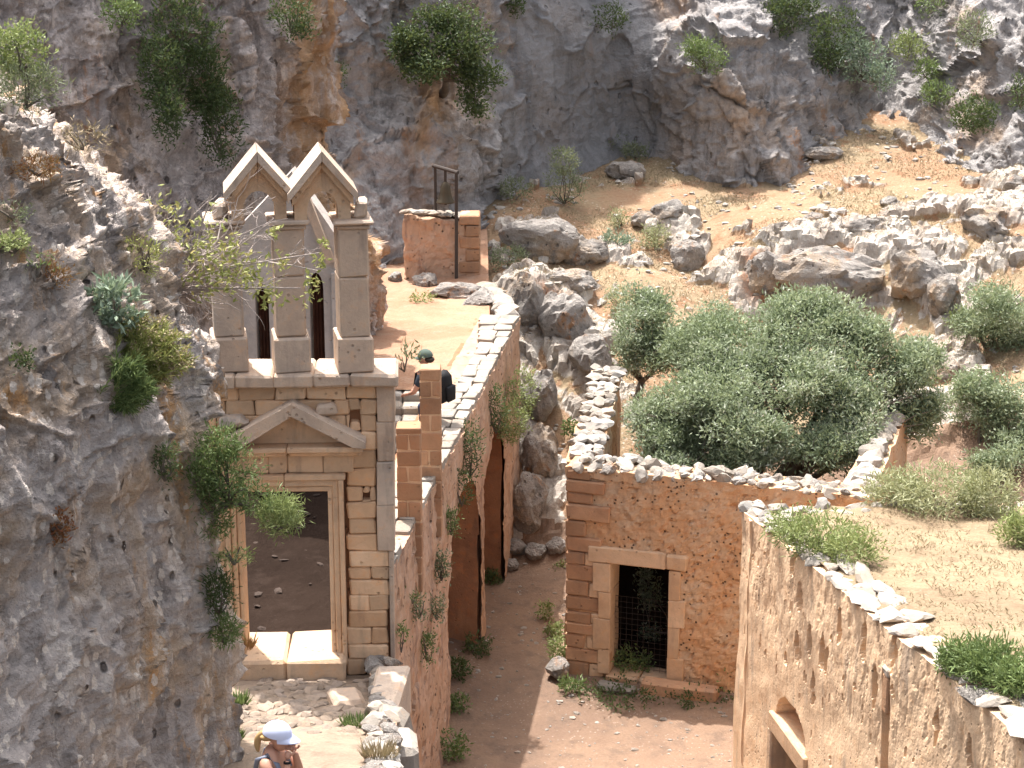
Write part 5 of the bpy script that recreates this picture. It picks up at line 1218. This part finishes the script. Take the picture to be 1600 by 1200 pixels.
hb('squat rock with shaded front right of the big olive', 1465, 590, 1.0, .8, .8, 18)
hb('rugged rock at the right corner behind the ruined house', 1430, 700, 1.3, 1.0, 1.0, 19)
hb('smaller rugged rock beside the lower right olive', 1490, 690, .9, .8, .8, 20)
hb('white flat rock in the dry earth of the slope', 1270, 345, .5, .4, .25, 21)
hb('low white rock midway on the slope', 1390, 320, .45, .4, .25, 22)
hb('broken pale rock on the slope above the band', 1350, 365, 1.1, .6, .45, 23)
hb('pale rock beside the dry slope path at the cliff foot', 1285, 245, .9, .6, .4, 24)
gl = 'rocks in the gully beside the lane'
def gb(label, px, py, w_, d_, h_, seed): boulder(label, px, py, onhill(px, py, 29, 42), w_, d_, h_, seed, gl)
gb('shaded brown rock at the foot of the gully, left', 805, 862, .55, .5, .4, 31); gb('shaded brown rock at the foot of the gully, right', 838, 868, .5, .4, .32, 32)
gb('low shaded rock at the lane side nearest the far pier', 795, 888, .4, .35, .25, 37)
gb('tall shaded rock slab in the gully under the green bush', 828, 812, .8, .7, 1.3, 33); gb('tilted reddish rock in the middle of the gully', 846, 735, .8, .8, 1.2, 34)
gb('sunlit layered orange rock beside the big green bush', 842, 640, .7, 1.0, 1.2, 35); gb('small sunlit rock where the lane meets the house corner', 868, 858, .45, .4, .32, 36)
tg = 'rocks on the terrace'
boulder('squared reddish block at the cliff foot on the terrace', 618, 432, 38.6, .34, .3, .28, 41, tg, 'boulder', .05, z=5.22, sub=3); boulder('tan rounded rock beside the squared block on the terrace', 664, 436, 38.2, .5, .4, .36, 42, tg, 'boulder', .1, z=5.24, sub=3)
boulder('flat pale ledge rock at the terrace edge', 712, 462, 37.4, 1.1, .6, .4, 43, tg, 'boulder', .35, z=5.26); boulder('low pale rock on the rim of the terrace', 750, 470, 36.9, .7, .9, .45, 44, tg, 'boulder', .35, z=5.2)
shrub('small bright green weed under the terrace ledge rock', 662, 466, 36.8, 20, 9, M['brightleaf'], 44, 6, .06, .03, .03, None, 'terrace_weed', stems=False, cat='weed')
# countless small stones on slope, lane and roof, joined
def pebbles(name, xy, zf, s0, s1, mat, label):
    base = [np.array([v.co for v in me.vertices]) for me in STONE['small'][:3]]; bf_ = [np.array([p.vertices for p in me.polygons]) for me in STONE['small'][:3]]
    lo = []
    import bmesh
    bm = bmesh.new(); bmesh.ops.create_icosphere(bm, subdivisions=1, radius=.5); bv = np.array([v.co for v in bm.verts]); bfc = np.array([[v.index for v in f.verts] for f in bm.faces]); bm.free()
    bv = bv[:]; n = len(xy); sz = NR.uniform(0, 1, n) ** 3 * (s1 - s0) + s0
    jit = 1 + .35 * NR.normal(size=(n, len(bv), 1)).clip(-1, 1); V = bv[None] * jit * (sz[:, None, None] * np.stack((NR.uniform(.8, 1.4, n), NR.uniform(.7, 1.1, n), NR.uniform(.4, .8, n)), 1)[:, None, :])
    V += np.stack((xy[:, 0], xy[:, 1], zf), 1)[:, None, :]
    F = bfc[None] + (np.arange(n) * len(bv))[:, None, None]
    o = link(name, mesh(name, V.reshape(-1, 3), F.reshape(-1, 3), mat, False)); structure(o, 'stuff'); o['label'] = label; return o
from mathutils.bvhtree import BVHTree
hob = bpy.data.objects['hillside'].data
hv = np.zeros(len(hob.vertices) * 3); hob.vertices.foreach_get('co', hv); hv = hv.reshape(NX, NY, 3)
def hsurf(xy):
    i = np.clip(((xy[:, 0] + 3.2) / 19.7 * (NX - 1)).round().astype(int), 0, NX - 1); j = np.clip(((xy[:, 1] - 20) / 33 * (NY - 1)).round().astype(int), 0, NY - 1); return hv[i, j, 2]
xy = np.stack((NR.uniform(-.5, 13, 3400), NR.uniform(34.5, 48, 3400)), 1); keep = vnoise(np.concatenate((xy * .8, xy[:, :1] * 0), 1), 3) > .05; xy = xy[keep]
pebbles('slope_stones', xy, hsurf(xy) + .01,   .02, .20, M['whitestone'], 'pale stones scattered over the dry slope')
xy = np.stack((NR.uniform(-1.2, 4, 900), NR.uniform(25, 34.5, 900)), 1)
pebbles('lane_stones', xy, hsurf(xy) + .003, .015, .10, M['coping'], 'small stones scattered on the lane')
# dry grass on the slope and roof: fine blades nobody could count
def grass(name, xy, z, h, mat, label, W=.008, lean=.8):
    n = len(xy); Cn = np.stack((xy[:, 0], xy[:, 1], z), 1); D = np.concatenate((NR.normal(size=(n, 2)) * lean, np.ones((n, 1))), 1)
    V, F = leaf_geo(Cn, D, h * NR.uniform(.4, 1.2, n), W); o = link(name, mesh(name, V, F, mat, False, {'tint': np.repeat(NR.uniform(0, 1, n), 4)})); structure(o, 'stuff'); o['label'] = label
ab = np.stack((NR.uniform(.3, 6.5, 26000), NR.uniform(0, 10.9, 26000)), 1); xy = np.stack((RB[0] + RT[0] * ab[:, 1] + ab[:, 0], RB[1] + RT[1] * ab[:, 1] + .02 * ab[:, 0] - .05), 1)
kk = vnoise(np.concatenate((ab * 1.6, ab[:, :1] * 0 + 5), 1), 14) + .5 * vnoise(np.concatenate((ab * 5, ab[:, :1] * 0 + 5), 1), 15) > -.12; ab, xy = ab[kk], xy[kk]
ro = [o for o in rb.children if o.name.startswith('roof')][0].data; rv = np.zeros(len(ro.vertices) * 3); ro.vertices.foreach_get('co', rv); rv = rv.reshape(nu, nv, 3) + rootloc(rb)
ri = np.clip(((ab[:, 0] - .12) / 8.38 * (nu - 1)).round().astype(int), 0, nu - 1); rj = np.clip(((ab[:, 1] + .1) / 11.1 * (nv - 1)).round().astype(int), 0, nv - 1)
grass('roof_grass', xy, rv[ri, rj, 2] - .01, .075, M['straw'], 'short dry grass covering the flat roof', .012, 1.3)
xy = np.stack((NR.uniform(0, 13, 60000), NR.uniform(36, 48, 60000)), 1); k = vnoise(np.concatenate((xy * .55, xy[:, :1] * 0 + 2), 1), 9) > -.08; xy = xy[k]
grass('slope_grass', xy, hsurf(xy) - .01, .09, M['straw'], 'short dry grass on the slope', .014, 1.2)
pf = bpy.data.objects['passage_floor']
STONE['dark'] = [stone_mesh(60 + i, 1, M['scree'], .3, .7) for i in range(4)]
for k in range(34):
    x_, y_ = rng.uniform(-3.9, -1.6), rng.uniform(22.9, 28.5); z_ = min(pass_z(x_, y_), 4.62); r_ = rng.uniform(.04, .15)
    put_stone('rubble_stone', pf, 'dark', (x_, y_, z_ + .01), (r_ * 1.3, r_, r_ * .6), tilt=.3)
# cobbles on the path before the gate
pth = bpy.data.objects['path']
for k in range(150):
    x_, y_ = rng.uniform(-3.1, -1.55), rng.uniform(18.6, 21.7)
    put_stone('cobble', pth, 'cobble', (x_, y_, path_z(x_, y_) + .01), (rng.uniform(.14, .30), rng.uniform(.12, .24), .10), tilt=.08)

# ================================================================== PEOPLE
def skin_geo(verts, edges, radii, root=0, sub=2):
    me = bpy.data.meshes.new('body'); me.from_pydata([tuple(v) for v in verts], edges, []); o = bpy.data.objects.new('body', me); C.objects.link(o)
    md = o.modifiers.new('skin', 'SKIN'); md.use_smooth_shade = True
    for i, r in enumerate(radii):
        sv = me.skin_vertices[0].data[i]; sv.radius = (r, r) if not isinstance(r, tuple) else r; sv.use_root = (i == root)
    s2 = o.modifiers.new('sub', 'SUBSURF'); s2.levels = sub; s2.render_levels = sub
    dg = bpy.context.evaluated_depsgraph_get(); dg.update(); em = o.evaluated_get(dg).to_mesh()
    V = np.array([v.co for v in em.vertices]); F = [tuple(p.vertices) for p in em.polygons]
    o.evaluated_get(dg).to_mesh_clear(); bpy.data.objects.remove(o); bpy.data.meshes.remove(me)
    return V, F
def join_geo(gs_):
    V, F, n = [], [], 0
    for v, f in gs_:
        V.append(np.asarray(v, float)); F += [tuple(int(i) + n for i in q) for q in f]; n += len(v)
    return np.concatenate(V), F
def head_geo(c, h=.235, fwd=0.0, nod=0.0):
    """head looking along +x with brow, nose, lips, chin and ears"""
    nu_, nv_ = 40, 30; V = []
    for j in range(nv_ + 1):
        t = math.pi * j / nv_
        for i in range(nu_):
            a = 2 * math.pi * i / nu_; x_, y_, z_ = math.sin(t) * math.cos(a), math.sin(t) * math.sin(a), math.cos(t)
            w_ = .5 - .12 * max(0, -z_) ** 1.5
            p = [x_ * .42, y_ * (.33 - .07 * max(0, -z_)), z_ * .5]
            f = max(0, x_) ** 3
            p[0] += f * (.10 * math.exp(-((z_ + .12) / .12) ** 2 - (y_ / .12) ** 2) + .035 * math.exp(-((z_ - .16) / .08) ** 2) - .03 * math.exp(-((z_ - .05) / .07) ** 2 - ((abs(y_) - .33) / .16) ** 2) + .03 * math.exp(-((z_ + .45) / .07) ** 2 - (y_ / .25) ** 2) + .05 * math.exp(-((z_ + .8) / .14) ** 2))
            if z_ < -.3 and x_ < .2: p[0] += (.2 - x_) * .12
            if abs(y_) > .8 and abs(x_ + .12) < .3 and abs(z_) < .35: p[1] += math.copysign(.06 * (1 - abs(z_) / .35), y_)
            V.append(p)
    V = np.array(V) * h; cn, sn = math.cos(nod), math.sin(nod); x_, z_ = V[:, 0].copy(), V[:, 2].copy(); V[:, 0] = cn * x_ + sn * z_; V[:, 2] = -sn * x_ + cn * z_
    F = [(j * nu_ + i, (j + 1) * nu_ + i, (j + 1) * nu_ + (i + 1) % nu_, j * nu_ + (i + 1) % nu_) for j in range(nv_) for i in range(nu_)]
    return V + np.array(c), F
def hand_geo(wrist, palm, side, curl):
    """five short fingers, each its own chain rooted in the palm"""
    out = []; w_, p = np.array(wrist), np.array(palm); d = unit(p - w_); s_ = unit(np.array(side) - d * (np.array(side) @ d)); c = np.array(curl)
    out.append(skin_geo([w_, p - d * .02, p + d * .02], [(0, 1), (1, 2)], [.024, .033, .034], 0, 1))
    for k, (o_, L) in enumerate(((-.027, .058), (-.009, .072), (.009, .076), (.026, .068))):
        b = p + s_ * o_ + d * .02; out.append(skin_geo([b, b + d * L * .5, b + d * L * .85 + c * .018, b + d * L + c * .035], [(0, 1), (1, 2), (2, 3)], [.0095, .009, .0085, .007], 0, 1))
    b = p - d * .02 + s_ * .03; out.append(skin_geo([b, b + s_ * .022 + d * .02, b + s_ * .03 + d * .05], [(0, 1), (1, 2)], [.012, .011, .008], 0, 1))
    return join_geo(out)
def place(V, rz, loc): return rot_about(np.asarray(V, float), rz, (0, 0)) + np.array(loc)
def cap_geo(c, h, brim_dir=1, rx=.125, ry=.105, nod=0.0):
    V, F = [], []; nu_, nv_ = 28, 8
    for j in range(nv_ + 1):
        t = math.pi / 2 * j / nv_
        for i in range(nu_): a = 2 * math.pi * i / nu_; V.append((math.sin(t) * math.cos(a) * rx, math.sin(t) * math.sin(a) * ry, math.cos(t) * h))
    F += [(j * nu_ + i, (j + 1) * nu_ + i, (j + 1) * nu_ + (i + 1) % nu_, j * nu_ + (i + 1) % nu_) for j in range(nv_) for i in range(nu_)]
    n0 = len(V); m_ = 12                                         # brim: two skins
    for lay in (0, -.008):
        for k in range(m_ + 1):
            a = -math.pi / 2 * .82 + math.pi * .82 * k / m_
            for r_ in (0, .5, 1): V.append((math.cos(a) * (rx * .93 + .085 * r_ * math.cos(a)), math.sin(a) * ry * .97, .012 - .03 * r_ - .012 * math.sin(a) ** 2 + lay))
    for lay in range(2):
        b = n0 + lay * (m_ + 1) * 3
        for k in range(m_):
            for r_ in range(2): q = (b + k * 3 + r_, b + k * 3 + r_ + 1, b + k * 3 + r_ + 4, b + k * 3 + r_ + 3); F.append(q if lay == 0 else q[::-1])
    V = np.array(V); cn, sn = math.cos(nod), math.sin(nod); x_, z_ = V[:, 0].copy(), V[:, 2].copy(); V[:, 0] = cn * x_ + sn * z_; V[:, 2] = -sn * x_ + cn * z_
    return V + np.array(c), F
M['skin'] = m_plain('skin', (.50, .27, .19), .55, .3); M['hair_blond'] = m_plain('blond_hair', (.42, .27, .12), .6, .3); M['hair_dark'] = m_plain('dark_hair', (.05, .035, .025), .6, .3)
M['cap_white'] = m_plain('white_blue_cap', (.58, .62, .80), .8, .1); M['cap_green'] = m_plain('dull_green_cap', (.10, .13, .11), .85, .1); M['top'] = m_plain('grey_blue_top', (.20, .22, .28), .85, .1)
M['dark_cloth'] = m_plain('dark_cloth', (.045, .055, .07), .85, .1); M['black_cloth'] = m_plain('black_cloth', (.012, .012, .014), .7, .2); M['shorts'] = m_plain('navy_shorts', (.05, .07, .13), .85, .1)
def body(pos, rz, arms, man):
    k = 1.0
    V = [(0, 0, .93), (.0, 0, 1.08), (.01, 0, 1.26), (.0, 0, 1.40), (.02, 0, 1.50)]; E = [(0, 1), (1, 2), (2, 3), (3, 4)]
    Rd = [(.12, .15), (.10, .125), (.115, .145), (.085, .10), (.052, .052)] if not man else [(.125, .16), (.12, .15), (.135, .18), (.09, .13), (.06, .06)]
    sh_ = .165 if not man else .20
    for sgn in (-1, 1):
        n = len(V); V += [(.0, sgn * .09, .86), (.02, sgn * .10, .48), (-.02, sgn * .10, .09), (.12, sgn * .11, .035)]; E += [(0, n), (n, n + 1), (n + 1, n + 2), (n + 2, n + 3)]; Rd += [.088, .056, .04, .036]
        n = len(V); el, wr = arms[sgn]; V += [(.0, sgn * sh_, 1.385), el, wr]; E += [(3, n), (n, n + 1), (n + 1, n + 2)]; Rd += [.055 if not man else .062, .040, .027]
    return V, E, Rd
# woman with the cap
wy = 14.4; wx = atY(424, 1160, wy)[0]; wz = path_z(wx, wy)
arms = {1: ((.17, .20, 1.17), (.17, .075, 1.425)), -1: ((.19, -.19, 1.16), (.165, -.08, 1.42))}
V, E, Rd = body(None, 0, arms, False); bg = skin_geo(V, E, Rd)
hc = (.075, 0, 1.575)
geo = join_geo([bg, head_geo(hc, .235, nod=.12), hand_geo((.17, .075, 1.425), (.168, .045, 1.475), (1, .3, 0), (-.6, -.5, .1)), hand_geo((.165, -.08, 1.42), (.163, -.05, 1.47), (1, -.3, 0), (-.6, .5, .1))])
RZ_W = R(-14); L_ = (wx, wy, wz)
wom = thing('person', 'person in white-blue cap and grey top holding both hands to the face', 'person', L_)
part('body', place(geo[0], RZ_W, L_), geo[1], M['skin'], wom, True)
cg = cap_geo((.055, 0, 1.605), .115, nod=.14); part('cap', place(cg[0], RZ_W, L_), cg[1], M['cap_white'], wom, True)
hg = skin_geo([(-.03, 0, 1.60), (-.075, 0, 1.60), (-.115, -.01, 1.555), (-.12, -.015, 1.49), (-.11, -.02, 1.43)], [(0, 1), (1, 2), (2, 3), (3, 4)], [.055, .03, .036, .03, .012]); part('ponytail', place(hg[0], RZ_W, L_), hg[1], M['hair_blond'], wom, True)
hg = skin_geo([(-.02, 0, 1.62), (-.01, 0, 1.585), (.0, 0, 1.55)], [(0, 1), (1, 2)], [.092, .094, .07]); part('hair', place(hg[0], RZ_W, L_), hg[1], M['hair_blond'], wom, True)
Vt = [(0, 0, .93), (.0, 0, 1.08), (.01, 0, 1.26), (.0, 0, 1.36)]; tg_ = skin_geo(Vt, [(0, 1), (1, 2), (2, 3)], [(.135, .165), (.115, .14), (.13, .16), (.10, .125)]); part('top', place(tg_[0], RZ_W, L_), tg_[1], M['top'], wom, True)
for sgn in (-1, 1):
    m = MB(); m.tube([place(np.array([p]), RZ_W, L_)[0] for p in ((.12, sgn * .09, 1.28), (.085, sgn * .10, 1.38), (.0, sgn * .105, 1.455), (-.09, sgn * .10, 1.40), (-.12, sgn * .09, 1.28))], .021, 8); m.part('strap', M['top'], wom, True)
sg = skin_geo([(0, 0, .96), (0, 0, .88), (0, .1, .80), (.015, .1, .58), (0, -.1, .80), (.015, -.1, .58)], [(0, 1), (1, 2), (2, 3), (1, 4), (4, 5)], [(.14, .17), (.13, .165), .105, .09, .105, .09]); part('shorts', place(sg[0], RZ_W, L_), sg[1], M['shorts'], wom, True)
m = MB(); m.tube([place(np.array([p]), RZ_W, L_)[0] for p in ((.168, -.092, 1.395), (.167, -.088, 1.412))], .031, 12); m.part('wristwatch', M['black_cloth'], wom, True)
# man with the backpack, seen from behind on the far side of the pillar
my = 28.4; mx = atY(668, 565, my)[0]; mz = atY(800, 545, my)[2] - 1.76; L_ = (mx, my, mz); RZ_M = R(155)
man = thing('person', 'person in dull green cap with black backpack standing behind the taller masonry pillar', 'person', L_)
arms = {1: ((.10, .26, 1.12), (.24, .18, 1.06)), -1: ((.10, -.26, 1.12), (.24, -.18, 1.06))}
V, E, Rd = body(None, 0, arms, True); bg = skin_geo(V, E, Rd)
geo = join_geo([bg, head_geo((.05, 0, 1.60), .24, nod=.1), hand_geo((.24, .18, 1.06), (.30, .16, 1.04), (0, 1, .3), (0, -.3, -1)), hand_geo((.24, -.18, 1.06), (.30, -.16, 1.04), (0, -1, .3), (0, .3, -1))])
part('body', place(geo[0], RZ_M, L_), geo[1], M['skin'], man, True)
cg = cap_geo((.035, 0, 1.635), .12, nod=.12); part('cap', place(cg[0], RZ_M, L_), cg[1], M['cap_green'], man, True)
hg = skin_geo([(-.03, 0, 1.64), (-.03, 0, 1.59), (-.015, 0, 1.55)], [(0, 1), (1, 2)], [.095, .093, .06]); part('hair', place(hg[0], RZ_M, L_), hg[1], M['hair_dark'], man, True)
Vt = [(0, 0, .90), (.0, 0, 1.08), (.01, 0, 1.26), (.0, 0, 1.41), (0, .2, 1.385), (.06, .24, 1.2), (0, -.2, 1.385), (.06, -.24, 1.2)]
tg_ = skin_geo(Vt, [(0, 1), (1, 2), (2, 3), (3, 4), (4, 5), (3, 6), (6, 7)], [(.14, .175), (.135, .165), (.15, .195), (.10, .14), .075, .062, .075, .062]); part('shirt', place(tg_[0], RZ_M, L_), tg_[1], M['dark_cloth'], man, True)
sg = skin_geo([(0, 0, .96), (0, 0, .88), (0, .1, .80), (.015, .1, .50), (0, -.1, .80), (.015, -.1, .50)], [(0, 1), (1, 2), (2, 3), (1, 4), (4, 5)], [(.145, .18), (.135, .175), .108, .085, .108, .085]); part('shorts', place(sg[0], RZ_M, L_), sg[1], M['shorts'], man, True)
bp = thing('backpack', 'black backpack with side strap on the back of the person in the green cap', 'backpack', (mx, my, mz + 1.0))
V, F = block_geo(-.37, -.15, -.16, .16, .95, 1.44, .07, .012, rng); part('bag', place(V, RZ_M, L_), F, M['black_cloth'], bp, True)
V, F = block_geo(-.42, -.372, -.12, .12, .98, 1.22, .03, .008, rng); part('front_pocket', place(V, RZ_M, L_), F, M['black_cloth'], bp, True)
for sgn in (-1, 1):
    m = MB(); m.tube([place(np.array([p]), RZ_M, L_)[0] for p in ((-.16, sgn * .11, 1.42), (.0, sgn * .13, 1.475), (.13, sgn * .13, 1.38), (.16, sgn * .14, 1.2), (-.14, sgn * .15, 1.02))], .022, 6); m.part('strap', M['black_cloth'], bp, True)
